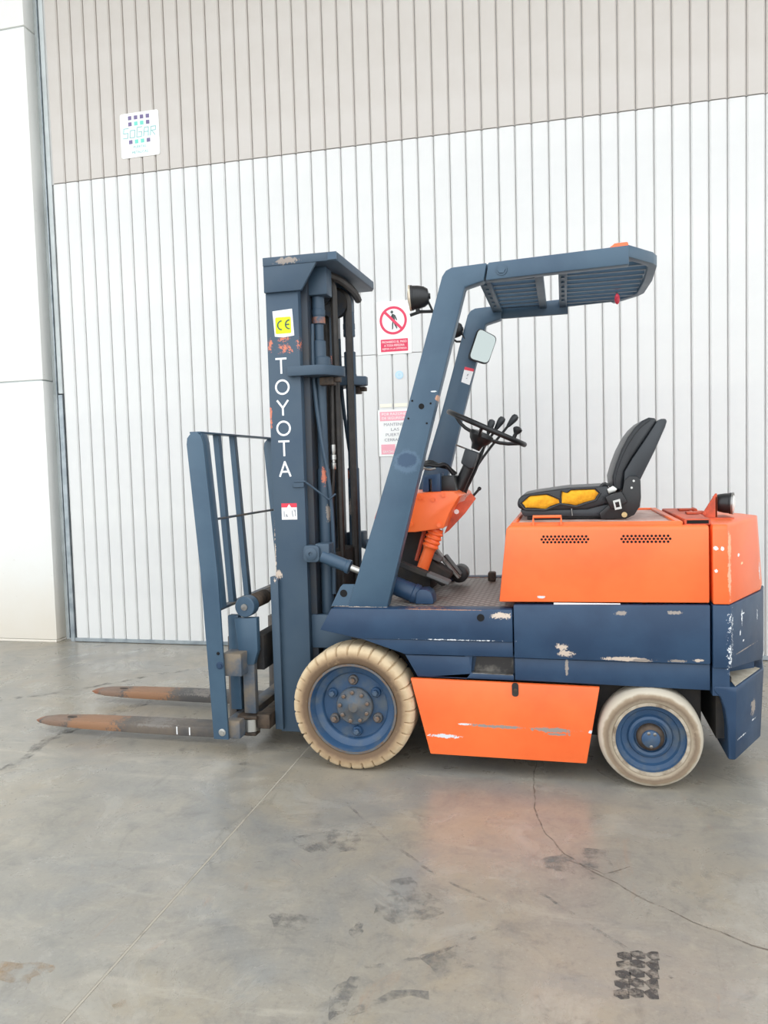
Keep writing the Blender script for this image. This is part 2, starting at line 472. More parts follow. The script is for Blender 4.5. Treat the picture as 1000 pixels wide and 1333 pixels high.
# ------------------------------------------------------------------ wall signs
M_signw = mat('sign_white', lin((248, 249, 246)), .45)
M_signred = mat('sign_red', lin((226, 62, 96)), .5)
M_signpink = mat('faded_red_print', lin((246, 178, 190)), .55)
M_signdk = mat('sign_dark', lin((74, 84, 84)), .6)
M_gr = mat('sign_grey_print', lin((160, 160, 165)), .6)
M_vio = mat('sign_violet', lin((120, 108, 150)), .5)
M_teal = mat('sign_teal', lin((120, 216, 200)), .5)
M_pale = mat('sign_pale_print', lin((150, 200, 200)), .5)
M_blued = mat('sticker_light_blue', lin((190, 222, 240)), .5)
M_blued2 = mat('sticker_paler_blue', lin((206, 230, 244)), .5)
YS = YD-.001
def board(name, x0, x1, z0, z1, label, r=.006, th=.004, mt=None):
    t = empty(name, ((x0+x1)/2, YS, z0), label, 'sign')
    bm = B(); prism(bm, rrect(x0, x1, z0, z1, r), YS-th, YS); finish(bm, 'board', mt or M_signw, t, smooth=False)
    return t
# company sign
t = board('company_sign', -3.302, -2.974, 3.80, 4.135, 'small square white sign with violet and teal dots high on the beige fascia', .018)
yb = YS-.0055
for r_, zz in enumerate((4.098, 4.052, 3.918)):
    for c in range(4):
        x = -3.217+c*.0503; m_ = M_teal if (r_ and c in (1, 2)) else M_vio
        bm = B(); box(bm, x-.0145, x+.0145, yb, yb+.0016, zz-.0145, zz+.0145); finish(bm, 'square', m_, t, smooth=False)
def strokes(t, name, segs, w, y, mt):
    bm = B()
    for kk, ((xa, za), (xb, zb)) in enumerate(segs):
        d = Vector((xb-xa, 0, zb-za)); L = d.length; d.normalize(); n = Vector((-d.z, 0, d.x))*w/2
        yk = y-.00015*(kk % 4)
        p, q = Vector((xa, yk, za))-d*w*.3, Vector((xb, yk, zb))+d*w*.3
        e = Vector((0, .0014, 0))
        vs = [bm.verts.new(v) for v in (p-n, q-n, q+n, p+n, p-n+e, q-n+e, q+n+e, p+n+e)]
        for f in ((0,1,2,3), (7,6,5,4), (0,4,5,1), (1,5,6,2), (2,6,7,3), (3,7,4,0)): bm.faces.new([vs[i] for i in f])
    return finish(bm, name, mt, t, smooth=False)
def seg_word(word, x, z, h, w, gap):
    G = {'S': [((1,1),(0,1)), ((0,1),(0,.5)), ((0,.5),(1,.5)), ((1,.5),(1,0)), ((1,0),(0,0))],
         'O': [((0,0),(1,0)), ((1,0),(1,.75)), ((1,.75),(0,.75)), ((0,.75),(0,0))],
         'G': [((1,1),(0,1)), ((0,1),(0,0)), ((0,0),(1,0)), ((1,0),(1,.5)), ((1,.5),(.3,.5))],
         'A': [((0,0),(.1,.9)), ((.1,.9),(.9,.9)), ((.9,.9),(1,0)), ((.05,.45),(.95,.45))],
         'R': [((0,0),(0,.9)), ((0,.9),(1,.9)), ((1,.9),(1,.5)), ((1,.5),(0,.5)), ((.2,.5),(1,0))]}
    out = []
    for ch in word:
        for (a, b), (c, d) in G[ch]: out.append(((x+a*w+b*h*.12, z+b*h), (x+c*w+d*h*.12, z+d*h)))
        x += w+gap
    return out
strokes(t, 'lettering', seg_word('SOGAR', -3.280, 3.950, .072, .040, .018), .0060, yb, M_pale)
text('lettering', 'PUERTAS', -3.141, 3.878, .019, yb, M_pale, t)
text('lettering', 'METALICAS', -3.141, 3.838, .019, yb, M_pale, t)
# prohibition sign
t = board('prohibition_sign', -1.308, -1.055, 2.178, 2.556, 'white prohibition sign with red crossed circle over a walking figure on the door')
cx, cz = -1.1855, 2.418
bm = B(); annulus(bm, cx, cz, .083, .101, yb, yb+.0016); finish(bm, 'red_ring', M_signred, t, smooth=False)
def figure(bm, cx, cz, s):
    P = lambda pts: prism(bm, [(cx+x*s, cz+z*s) for x, z in pts], yb-.0002, yb+.0014)
    P(disc_pts(-.08, .60, .105, 14))
    P([(-.10, .47), (.06, .45), (.14, .05), (.06, -.08), (-.06, -.08), (-.1, .1)])
    P([(.04, .44), (.17, .36), (.3, .02), (.24, -.02), (.12, .2)])
    P([(-.1, .42), (-.2, .12), (-.14, -.02), (-.1, .02), (-.12, .14), (-.04, .3)])
    P([(-.06, -.06), (.03, -.06), (-.01, -.35), (-.02, -.62), (-.16, -.64), (-.1, -.58), (-.1, -.3)])
    P([(.0, -.06), (.1, -.06), (.2, -.3), (.3, -.56), (.24, -.62), (.1, -.36)])
bm = B(); figure(bm, cx, cz, .1); finish(bm, 'walking_figure', M_signdk, t, smooth=False)
bm = B(); a = math.radians(-45); L = .09; w = .0095
dx, dz = math.cos(a), math.sin(a)
prism(bm, [(cx-dx*L+dz*w, cz-dz*L-dx*w), (cx+dx*L+dz*w, cz+dz*L-dx*w), (cx+dx*L-dz*w, cz+dz*L+dx*w), (cx-dx*L-dz*w, cz-dz*L+dx*w)], yb-.0012, yb+.0012)
finish(bm, 'red_slash', M_signred, t, smooth=False)
bm = B(); box(bm, -1.282, -1.081, yb, yb+.0016, 2.196, 2.285); finish(bm, 'red_band', M_signred, t, smooth=False)
text('lettering', 'PROHIBIDO EL PASO', -1.1815, 2.265, .016, yb-.001, M_signw, t, .182)
text('lettering', 'A TODA PERSONA', -1.1815, 2.240, .016, yb-.001, M_signw, t, .150)
text('lettering', 'AJENA A LA EMPRESA', -1.1815, 2.215, .016, yb-.001, M_signw, t, .182)
# notice about the doors
t = board('door_notice', -1.319, -1.068, 1.440, 1.779, 'faded pink and white notice about closing doors on the wicket door')
bm = B(); box(bm, -1.305, -1.082, yb, yb+.0016, 1.698, 1.765); finish(bm, 'faded_band', M_signpink, t, smooth=False)
text('lettering', 'POR RAZONES', -1.1935, 1.747, .018, yb-.001, M_signw, t, .19)
text('lettering', 'DE SEGURIDAD', -1.1935, 1.718, .018, yb-.001, M_signw, t, .19)
for s_, zz, w_ in (('MANTENER', 1.672, .165), ('LAS', 1.635, .06), ('PUERTAS', 1.597, .14), ('CERRADAS', 1.56, .16)):
    text('lettering', s_, -1.1935, zz, .021, yb, M_gr, t, w_)
bm = B(); box(bm, -1.300, -1.196, yb, yb+.0016, 1.455, 1.527); finish(bm, 'faded_panel', M_signpink, t, smooth=False)
text('lettering', 'GRACIAS', -1.248, 1.474, .017, yb-.001, M_signw, t, .08)
# pale strips of old sticker and the blue dot
t = empty('round_sticker', (-1.152, YS, 2.0), 'small round pale blue sticker below the prohibition sign', 'sticker')
bm = B(); prism(bm, disc_pts(-1.152, 2.026, .03), YS-.0025, YS); finish(bm, 'disc', M_blued, t, smooth=False)
bm = B(); annulus(bm, -1.152, 2.026, .012, .020, YS-.0035, YS-.002, 24); finish(bm, 'printed_ring', M_blued2, t, smooth=False)
M_glue = mat('yellowed_tape', lin((246, 243, 226)), .5)
t = empty('tape_strip', (-1.2, YS, 1.79), 'yellowed strip of white tape above the faded door notice', 'tape')
for xa, xb in ((-1.302, -1.213), (-1.195, -1.10)):
    bm = B(); box(bm, xa, xb, YS-.0015, YS, 1.796, 1.822); finish(bm, 'tape_piece', M_glue, t, smooth=False)

# ================================================================== FORKLIFT
ROOT = (-.2, 3.8, 0)
F = empty('forklift', ROOT, 'orange and navy electric forklift with black seat parked on the concrete floor', 'forklift')
rx, rz = ROOT[0], 0
def ch(x, z, a, b, col, rag): return (x-rx, z-rz, a, b, col, rag)
PRIM = lin((205, 188, 172)); GREYP = lin((150, 140, 132)); ORC = lin((206, 120, 94)); WHT = lin((222, 226, 230))
NAVY = lin((28, 55, 84)); NAVY2 = lin((38, 66, 95)); NAVYG = lin((62, 81, 98)); NAVYG2 = lin((53, 74, 94))
ORANGE = lin((250, 116, 56)); ORANGE2 = lin((240, 102, 46))
M_frame = mat('navy_frame_paint', NAVY, .42, var=NAVY2, vscale=5, root=F, rvar=.15, chips=[
    ch(-.02, .585, .03, .022, PRIM, 1.6), ch(.0, .558, .045, .016, PRIM, 1.6), ch(.24, .542, .125, .012, PRIM, 1.3),
    ch(.30, .538, .06, .009, GREYP, 1.2), ch(-.27, .715, .055, .018, PRIM, 1.5), ch(.52, .545, .03, .010, PRIM, 1.3),
    ch(.44, .54, .05, .008, GREYP, 1.4), ch(-.45, .605, .32, .004, WHT, 2.2), ch(.22, .735, .03, .012, GREYP, 1.6), ch(.43, .74, .035, .01, GREYP, 1.6),
    ch(-.52, .737, .24, .0028, lin((150, 112, 92)), 1.6), ch(.0, .50, .01, .05, GREYP, 1.2)])
M_batt = M_frame
M_cw = mat('navy_counterweight_paint', NAVY, .45, var=NAVY2, vscale=4, root=F, rvar=.15, chips=[
    ch(.646, .70, .020, .06, WHT, 4.2), ch(.642, .60, .020, .08, WHT, 4.2), ch(.64, .53, .016, .05, WHT, 4.0), ch(.71, .70, .005, .04, WHT, 1.8), ch(.715, .715, .014, .004, WHT, 1.6),
    ch(.70, .64, .005, .012, WHT, 1.6), ch(.81, .68, .005, .05, WHT, 2.0), ch(.73, .56, .09, .003, GREYP, 1.6), ch(.70, .215, .05, .005, WHT, 2.0), ch(.78, .245, .03, .005, WHT, 2.4), ch(.72, .60, .007, .006, WHT, 1.2),
    ch(.77, .30, .02, .04, GREYP, 1.8)])
M_mast = mat('faded_navy_mast_paint', NAVYG, .5, var=NAVYG2, vscale=3, root=F, rvar=.15, chips=[
    ch(-1.352, 1.955, .018, .05, ORC, 2.0), ch(-1.285, 1.985, .05, .022, ORC, 3.2), ch(-1.213, 1.955, .018, .05, ORC, 2.6), ch(-1.28, 1.935, .05, .03, ORC, 3.4),
    ch(-1.362, 1.62, .008, .07, ORC, 1.8), ch(-1.366, .95, .008, .25, PRIM, 2.0), ch(-1.35, .86, .02, .03, PRIM, 1.7), ch(-1.25, 2.34, .08, .02, GREYP, 1.9),
    ch(-1.135, 1.33, .018, .05, ORC, 1.5), ch(-1.12, 1.15, .015, .05, GREYP, 1.8)])
M_guard = mat('navy_guard_paint', lin((66, 91, 111)), .4, var=lin((54, 78, 100)), vscale=2.2, root=F, rvar=.15, chips=[
    ch(-.528, 1.655, .014, .018, lin((196, 150, 124)), .8), ch(-.545, 1.685, .022, .004, WHT, 1.2), ch(-.93, .735, .25, .006, PRIM, 1.8), ch(-.672, 1.385, .085, .075, lin((80, 104, 126)), .5), ch(-.672, 1.392, .062, .045, lin((52, 76, 102)), .4)])
M_fork = mat('rusty_fork_steel', lin((84, 82, 81)), .55, .2, var=lin((112, 102, 92)), vscale=5, vlo=.45, vhi=.65, bump=.3, bscale=60, root=F, chips=[ch(-2.42, .07, .22, .1, lin((150, 112, 84)), 1.2), ch(-2.66, .07, .12, .1, lin((132, 108, 92)), 1.6), ch(-2.78, .06, .05, .1, lin((140, 92, 66)), 1.2), ch(-2.05, .08, .2, .02, lin((126, 120, 114)), 2.0)])
M_carriage = mat('worn_carriage_steel', lin((78, 88, 100)), .6, .1, var=lin((124, 112, 96)), vscale=7, vlo=.45, vhi=.65)
M_rust = mat('rusty_greased_steel', lin((88, 74, 62)), .6, .4, var=lin((52, 46, 42)), vscale=18)
M_or = mat('orange_paint', ORANGE, .38, var=ORANGE2, vscale=2.2, root=F, coat=.15, chips=[
    ch(-.44, .232, .045, .006, WHT, 1.3), ch(-.30, .229, .16, .010, GREYP, 1.4), ch(-.06, .225, .12, .014, GREYP, 1.6), ch(-.04, .208, .06, .008, GREYP, 1.6),
    ch(-.53, .174, .09, .011, WHT, 1.6), ch(-.10, .795, .02, .008, WHT, 1.2), ch(.1, .225, .02, .01, WHT, 1.2)])
M_orcw = mat('orange_cover_paint', ORANGE, .4, var=ORANGE2, vscale=2, root=F, coat=.15, chips=[
    ch(.645, 1.0, .012, .09, lin((250, 170, 130)), 1.5), ch(.642, .88, .012, .1, lin((250, 175, 140)), 1.5), ch(.59, 1.0, .012, .012, WHT, 1.1), ch(.615, 1.0, .01, .012, WHT, 1.1),
    ch(.59, .91, .01, .012, WHT, 1.1), ch(.70, .96, .01, .01, WHT, 1.2), ch(.72, .92, .01, .008, lin((250, 200, 150)), 1.2), ch(.84, .86, .012, .05, WHT, 1.6)])
M_dust = mat('dusty_deck_steel', lin((214, 184, 174)), .55, var=lin((184, 140, 126)), vscale=10)
M_ordk = mat('worn_orange_paint', lin((216, 92, 56)), .5, var=lin((170, 72, 48)), vscale=12)
M_black = mat('black_plastic', lin((24, 25, 27)), .4, var=lin((32, 33, 35)), vscale=10)
M_under = mat('underside_grime', lin((38, 38, 40)), .8, var=lin((58, 52, 46)), vscale=8)
M_vinyl = mat('black_vinyl', lin((33, 36, 40)), .36, var=lin((42, 46, 50)), vscale=6, bump=.15, bscale=220)
M_shell = mat('seat_shell_plastic', lin((44, 49, 54)), .45, var=lin((52, 57, 62)), vscale=5)
M_foam = mat('yellow_foam', lin((240, 178, 40)), .9, var=lin((214, 146, 24)), vscale=22, bump=.6, bscale=90)
M_chrome = mat('bright_steel', lin((190, 190, 186)), .3, 1)
M_steel = mat('dull_steel', lin((150, 150, 148)), .4, .8, var=lin((110, 104, 98)), vscale=20)
M_dkst = mat('dark_worn_steel', lin((58, 56, 56)), .4, .5, var=lin((112, 108, 102)), vscale=9, vlo=.5, vhi=.62)
M_chain = mat('greased_chain', lin((66, 58, 52)), .5, .5, var=lin((40, 36, 34)), vscale=40)
M_inner = mat('dark_inner_rail', lin((40, 50, 62)), .5, var=lin((52, 52, 54)), vscale=8)
M_sheave = mat('dark_sheave', lin((46, 54, 64)), .5, .3, var=lin((62, 58, 54)), vscale=20)
M_hose = mat('rubber_hose', lin((40, 37, 35)), .5, var=lin((54, 49, 45)), vscale=20)
M_mirror = mat('mirror_glass', lin((150, 157, 154)), .1, 1)
M_lens = mat('lamp_lens', lin((205, 190, 170)), .15, .3)
M_lampw = mat('white_lamp_lens', lin((230, 230, 226)), .12, .3)
M_hole = mat('dark_hole', lin((14, 14, 16)), .9)
M_letter = mat('white_lettering', lin((245, 246, 246)), .5)
M_yel = mat('fluorescent_label', lin((214, 232, 20)), .6)
M_lab = mat('white_label', lin((240, 240, 240)), .5)
M_labred = mat('red_label', lin((224, 60, 80)), .5)
M_redr = mat('red_reflector', lin((226, 60, 84)), .3)
M_amber = mat('orange_beacon', lin((238, 112, 66)), .3)
M_rubber = mat('grey_pedal_rubber', lin((96, 96, 96)), .8)
M_wblue = mat('wheel_blue_paint', lin((44, 74, 106)), .45, var=lin((84, 94, 102)), vscale=12, vlo=.48, vhi=.72)
M_hub = mat('grimy_hub_paint', lin((66, 82, 98)), .5, var=lin((98, 92, 84)), vscale=16, vlo=.42, vhi=.65)
M_nut = mat('dirty_nut_steel', lin((104, 108, 112)), .5, .4, var=lin((120, 96, 76)), vscale=30)
M_tyref = radial_mat('dusty_cream_tyre', [(.0, lin((96, 80, 62))), (.212, lin((104, 84, 64))), (.228, lin((112, 90, 70))), (.250, lin((172, 146, 114))), (.268, lin((204, 182, 148))), (.30, lin((208, 190, 160)))], .85, 16, .026, lin((180, 150, 114)), (.58, .75))
M_tyrer = radial_mat('worn_white_tyre', [(.0, lin((150, 140, 124))), (.160, lin((160, 146, 126))), (.172, lin((122, 104, 86))), (.186, lin((150, 132, 110))), (.195, lin((196, 186, 168))), (.22, lin((184, 176, 162)))], .8, 18, .02, lin((176, 158, 134)), (.6, .75))

M_guardf = mat('navy_guard_paint_far', lin((66, 91, 111)), .4, var=lin((54, 78, 100)), vscale=2.2, rvar=.15)
def plate_material():
    m = bpy.data.materials.new('chequer_plate'); m.use_nodes = True; nt = m.node_tree
    p = nt.nodes['Principled BSDF']; p.inputs['Metallic'].default_value = .3; p.inputs['Roughness'].default_value = .5
    tc = N(nt, 'ShaderNodeTexCoord'); hs = []
    for a in (.785, -.785):
        mp = N(nt, 'ShaderNodeMapping'); mp.inputs['Rotation'].default_value = (0, 0, a); nt.links.new(tc.outputs['Object'], mp.inputs[0])
        ck = N(nt, 'ShaderNodeTexWave'); ck.inputs['Scale'].default_value = 9; ck.wave_profile = 'SIN'; nt.links.new(mp.outputs[0], ck.inputs['Vector']); hs.append(ck.outputs['Fac'])
    h = ramp(nt, math_(nt, 'MULTIPLY', hs[0], hs[1]), .25, .5)
    c = mixc(nt, h, lin((128, 122, 117)), lin((172, 166, 160)))
    nt.links.new(c, p.inputs['Base Color'])
    b = N(nt, 'ShaderNodeBump'); b.inputs['Strength'].default_value = .8; b.inputs['Distance'].default_value = .004
    nt.links.new(h, b.inputs['Height']); nt.links.new(b.outputs[0], p.inputs['Normal'])
    return m
M_plate = plate_material()

def part(bm, name, mt, parent=F, bevel=0, seg=2, label=None, **k):
    o = finish(bm, name, mt, parent, bevel, seg, **k)
    if label: o['label'] = label
    return o
def both(fn):
    for s in (False, True):
        MIR[0] = s; fn(s)
    MIR[0] = False

# ---------------------------------------------------------------- chassis
def side_frame(far):
    bm = B()                                   # front longitudinal with bevelled nose
    prism(bm, [(-1.030, .735), (-1.088, .636), (-.905, .600), (-.718, .600), (-.223, .600), (-.223, .742)], 3.28, 3.36)
    prism(bm, [(-.905, .600), (-.721, .541), (-.697, .533), (-.223, .533), (-.223, .600)], 3.288, 3.36)
    part(bm, 'side_frame', M_frame, F, .005)
    bm = B()
    prism(bm, [(-.699, .529), (-.645, .433), (-.425, .430), (-.405, .455), (-.415, .529)], 3.298, 3.36)
    prism(bm, [(-.644, .434), (-.222, .430), (-.222, .452), (-.405, .455)], 3.298, 3.36)
    so = part(bm, 'lower_rail', M_frame, F, .003)
    bm = B(); prism(bm, [(-.422, .45), (-.222, .45), (-.222, .532), (-.422, .532)], 3.335, 3.352); prism(bm, [(-.432, .532), (-.424, .453), (-.408, .453), (-.400, .532)], 3.299, 3.34)
    sp_ = part(bm, 'step_pocket', M_frame, so)
    bm = B(); prism(bm, [(-.398, .458), (-.226, .454), (-.226, .522), (-.385, .522)], 3.332, 3.3355); part(bm, 'tread_plate', M_dkst, sp_ if False else so, label='worn bare steel plate inside the step pocket')
    bm = B(); prism(bm, [(-.41, .452), (-.226, .449), (-.226, .4545), (-.41, .4575)], 3.3, 3.335); part(bm, 'worn_sill', M_steel, so)
    bm = B()
    prism(bm, [(-.218, .533), (.566, .529), (.566, .772), (-.218, .762)], 3.28, 3.36)
    part(bm, 'battery_panel', M_batt, F, .005)
    bm = B()
    prism(bm, [(-.218, .432), (.568, .418), (.568, .526), (-.218, .529)], 3.296, 3.36)
    part(bm, 'lower_rail', M_frame, F, .004)
    bm = B()                                   # orange skirt
    prism(bm, [(-.675, .427), (.133, .417), (.076, .087), (-.594, .090)], 3.285, 3.31)
    sk = part(bm, 'skirt_panel', M_or, F, .004)
    bm = B(); prism(bm, rrect(-.231, -.203, .365, .424, .012), 3.281, 3.287); part(bm, 'latch_recess', M_under, sk)
    bm = B(); cyl(bm, (-.216, 3.283, .392), (-.216, 3.277, .392), .008); part(bm, 'latch_bolt', M_rust, sk)
    bm = B(); cyl(bm, (-.358, 3.282, .705), (-.358, 3.277, .705), .016); part(bm, 'keyhole_plug', M_hole, F)
    bm = B()                                   # lifting lug
    prism(bm, [(-1.044, .736), (-.998, .825), (-.985, .838), (-.90, .838), (-.90, .736)], 3.325, 3.34)
    lg = part(bm, 'lifting_lug', M_guard, F, .002, 1)
    bm = B(); prism(bm, disc_pts(-.982, .797, .017), 3.3235, 3.326); part(bm, 'lug_hole', M_hole, lg)
both(side_frame)
bm = B(); box(bm, -.66, .55, 3.40, 4.20, .17, .60); box(bm, -1.0, -.66, 3.48, 4.12, .45, .66)
part(bm, 'chassis_box', M_under, F, .01)
bm = B(); box(bm, .5, .64, 3.36, 4.24, .45, .70); part(bm, 'rear_bulkhead', M_under, F)
bm = B(); lathe(bm, [(.06, 0), (.075, .08), (.075, .25), (.12, .30), (.12, .40), (.075, .45), (.075, .62), (.06, .70)], (-.942, 3.45, .2825), (0, 1, 0), 24)
part(bm, 'front_axle', M_under, F)
bm = B(); box(bm, .28, .39, 3.40, 4.20, .16, .27); part(bm, 'rear_axle', M_under, F, .01)
def steer(far):
    bm = B(); box(bm, .29, .38, 3.36, 3.43, .12, .44); part(bm, 'steering_knuckle', M_under, F, .008)
    bm = B(); box(bm, -1.205, -.98, 3.51, 3.54, .497, .66); part(bm, 'mast_support', M_mast, F, .004)
both(steer)
bm = B(); box(bm, -1.02, -.215, 3.36, 4.24, .715, .735)
part(bm, 'floor_plate', M_plate, F)
bm = B(); box(bm, -.405, -.365, 4.10, 4.16, .735, .785); part(bm, 'floor_latch', M_rust, F, .008)

# ---------------------------------------------------------------- battery hood
bm = B()
loft(bm, [[(-.279, 3.293, .772), (.566, 3.293, .778), (.566, 4.307, .778), (-.279, 4.307, .772)],
          [(-.243, 3.300, 1.085), (.566, 3.300, 1.080), (.566, 4.300, 1.080), (-.243, 4.300, 1.085)],
          [(-.232, 3.310, 1.099), (.566, 3.310, 1.093), (.566, 4.290, 1.093), (-.232, 4.290, 1.099)]])
hood = part(bm, 'battery_hood', M_or, F, .006)
def vents(x0, x1):
    bm = B(); rows = (1.052, 1.040, 1.028); p = .0158
    for j, z in enumerate(rows):
        n = int((x1-x0)/p) - (0 if j == 1 else 1)
        for i in range(n):
            x = (x0+x1)/2 + (i-(n-1)/2)*p
            bm.faces.new([bm.verts.new((x+.0055*math.cos(a*PI/4), 3.2985-(z-1.04)*-.02, z+.0055*math.sin(a*PI/4))) for a in range(8)])
    o = part(bm, 'vent_holes', M_hole, hood, smooth=False); o['kind'] = 'stuff'
vents(-.108, .106); vents(.215, .430)
bm = B(); box(bm, -.20, .47, 3.42, 4.24, 1.094, 1.100); part(bm, 'deck_tray', M_dust, hood)
for (a, b, c, d) in ((-.225, .47, 3.325, 3.345), (-.225, .47, 4.245, 4.265), (-.225, -.205, 3.345, 4.245), (.44, .47, 3.345, 4.245)):
    bm = B(); box(bm, a, b, c, d, 1.090, 1.110); part(bm, 'deck_rim', M_or, hood, .004, 1)
bm = B(); box(bm, .478, .580, 3.345, 4.08, 1.090, 1.116); ch1 = part(bm, 'hinge_channel', M_ordk, hood, .003, 1)
bm = B(); box(bm, .488, .572, 3.3435, 3.346, 1.097, 1.111); part(bm, 'channel_slot', M_hole, ch1)
for yy in (3.62, 3.86):
    bm = B(); box(bm, .53, .60, yy, yy+.06, 1.117, 1.126); cyl(bm, (.60, yy-.01, 1.120), (.60, yy+.07, 1.120), .009, n=12); part(bm, 'hinge', M_ordk, hood, .002, 1)
bm = B(); tube(bm, [(-.130, 3.32, 1.098), (-.130, 3.32, 1.135), (-.015, 3.32, 1.135), (-.015, 3.32, 1.098)], .0065, 8)
part(bm, 'grab_handle', M_or, hood)
bm = B(); box(bm, -.05, .22, 3.294, 3.30, .760, .7715); part(bm, 'worn_strip', M_lab, hood, label='bare pale metal strip under the orange hood')

# ---------------------------------------------------------------- counterweight
def cw_outline(inset=0, xs=.575):
    i = inset
    return [(xs, 3.28), (.642, 3.28), (.846-i*.2, 3.655+i*.2), (.885, 3.80), (.846-i*.2, 3.945-i*.2), (.642, 4.32), (xs, 4.32)]
bm = B()
a = [(.578, 3.284), (.640, 3.284), (.840, 3.66), (.878, 3.80), (.840, 3.94), (.640, 4.316), (.578, 4.316)]
b = [(.578, 3.30), (.634, 3.30), (.822, 3.664), (.858, 3.80), (.822, 3.936), (.634, 4.30), (.578, 4.30)]
loft(bm, [[(x, y, .774) for x, y in a], [(x, y, 1.080) for x, y in b], [(x*.985+.012, (y-3.8)*.975+3.8, 1.096) for x, y in b]])
rc = part(bm, 'rear_cover', M_orcw, F, .006)
bm = B()
up = cw_outline()
def zlip(x, y):                                   # lower lip rises where the dusty ledge opens
    return .515
top = [bm.verts.new((x, y, .772)) for x, y in up]
bot = [bm.verts.new((x, y, .515 if i in (0, 1, 5, 6) else .465)) for i, (x, y) in enumerate(up)]
bm.faces.new(top); bm.faces.new(bot[::-1])
for i in range(7): bm.faces.new((top[i], top[(i+1) % 7], bot[(i+1) % 7], bot[i]))
cw = part(bm, 'counterweight', M_cw, F, .005, 2)
core = [(.575, 3.288), (.640, 3.288), (.655, 3.50), (.80, 3.60), (.84, 3.80), (.80, 4.0), (.655, 4.1), (.640, 4.312), (.575, 4.312)]
bm = B(); plan(bm, core, .40, .53); part(bm, 'core_block', M_cw, cw)
lo = [(.578, 3.284), (.664, 3.284), (.838, 3.60), (.88, 3.80), (.838, 4.0), (.664, 4.316), (.578, 4.316)]
lo2 = [(.60, 3.292), (.662, 3.290), (.822, 3.585), (.86, 3.80), (.822, 4.015), (.662, 4.310), (.60, 4.308)]
bm = B()
arch = [(.580, .418), (.600, .405), (.622, .350), (.634, .27), (.636, .137)]
rings = []
for x0, z in ((.580, .438), (.582, .415), (.604, .395), (.622, .345), (.632, .27), (.634, .137)):
    t_ = (.438-z)/.30
    r = []
    for i in range(7):
        x = lo[i][0]*(1-t_)+lo2[i][0]*t_; y = lo[i][1]*(1-t_)+lo2[i][1]*t_
        if i in (0, 6): x = x0
        r.append((x, y, z))
    rings.append(r)
loft(bm, rings)
part(bm, 'lower_block', M_cw, cw, .004, 1)
bm = B(); plan(bm, [(.662, 3.30), (.822, 3.595), (.80, 3.62), (.66, 3.52)], .4385, .4405); part(bm, 'dusty_ledge', mat('ledge_dust', lin((196, 188, 172)), .9, var=lin((170, 158, 138)), vscale=20), cw, smooth=False, label='pale dusty ledge on the navy counterweight')
bm = B(); box(bm, .60, .66, 3.36, 4.24, .20, .46); part(bm, 'inner_arch', M_under, cw)
# rear work lamp
def work_lamp(c, d, r, parent_name, lensmat, tail=.075):
    d = Vector(d).normalized(); c = Vector(c)
    t = None
    bm = B(); lathe(bm, [(r*.22, -tail*1.08), (r*.26, -tail), (r*.62, -tail*.95), (r*.84, -tail*.72), (r*.95, -tail*.38), (r*.99, -.006), (r*1.04, -.004), (r*1.04, .008), (r*.9, .010)], c, d, 28)
    body = part(bm, parent_name, M_black, F)
    bm = B(); lathe(bm, [(r*.92, .006), (r*.8, .013), (r*.4, .018), (.002, .02)], c, d, 28); part(bm, 'lens', lensmat, body)
    bm = B(); lathe(bm, [(r*.93, .004), (r*1.07, .004), (r*1.07, .012), (r*.93, .012)], c, d, 28, closed=True); part(bm, 'bezel', M_lens if lensmat is M_lens else M_steel, body)
    return body
wl = work_lamp((.725, 3.70, 1.158), (1, -.30, -.04), .046, 'work_lamp', M_lampw, .075)
bm = B()
prism(bm, [(.608, 1.098), (.608, 1.128), (.655, 1.205), (.662, 1.205), (.662, 1.098)], 3.665, 3.672)
box(bm, .655, .662, 3.665, 3.735, 1.098, 1.19)
part(bm, 'lamp_bracket', M_ordk, wl, .001, 1)
bm = B(); box(bm, .60, .72, 3.60, 3.80, 1.093, 1.100); part(bm, 'lamp_base', M_ordk, wl, .002, 1)

# ---------------------------------------------------------------- overhead guard
def guard(far):
    bm = B()
    prism(bm, [(-.963, .733), (-.78, .733), (-.66, 1.17), (-.539, 1.621), (-.400, 2.118), (-.319, 2.139), (-.305, 2.213), (-.455, 2.206), (-.480, 2.195), (-.497, 2.172), (-.56, 1.96), (-.661, 1.626), (-.82, 1.15)], 3.315, 3.385)
    lg = part(bm, 'guard_leg', M_guardf if far else M_guard, F, .006)
    if not far:
        for x, z, r in ((-.6, 1.623, .0125), (-.64, 1.649, .0045), (-.559, 1.634, .0045), (-.659, 1.573, .0045), (-.578, 1.549, .0045)):
            bm = B(); prism(bm, disc_pts(x, z, r, 16), 3.3138, 3.3155); part(bm, 'bolt_hole', M_hole, lg, smooth=False)
    else:
        pass
    bm = B()
    if not far: prism(bm, [(-.311, 2.140), (-.299, 2.2135), (.269, 2.234), (.269, 2.157), (-.02, 2.150)], 3.318, 3.37)
    else: prism(bm, [(-.40, 2.146), (-.38, 2.205), (-.299, 2.2135), (.305, 2.236), (.305, 2.196), (.032, 2.186), (.032, 2.147)], 3.335, 3.36)
    bmn = part(bm, 'guard_beam', M_guard, F, .004)
    bm = B(); cyl(bm, (-.244, 3.319, 2.179), (-.244, 3.308, 2.179), .017, n=6); cyl(bm, (-.244, 3.319, 2.179), (-.244, 3.314, 2.179), .024)
    part(bm, 'hex_bolt', M_guard, bmn)
both(guard)
bm = B(); box(bm, -.36, -.31, 3.38, 4.235, 2.176, 2.21); part(bm, 'cross_member', M_guard, F, .003)
bm = B(); box(bm, -.115, -.078, 3.37, 4.235, 2.182, 2.22); o = part(bm, 'cross_member', M_guard, F, .002)
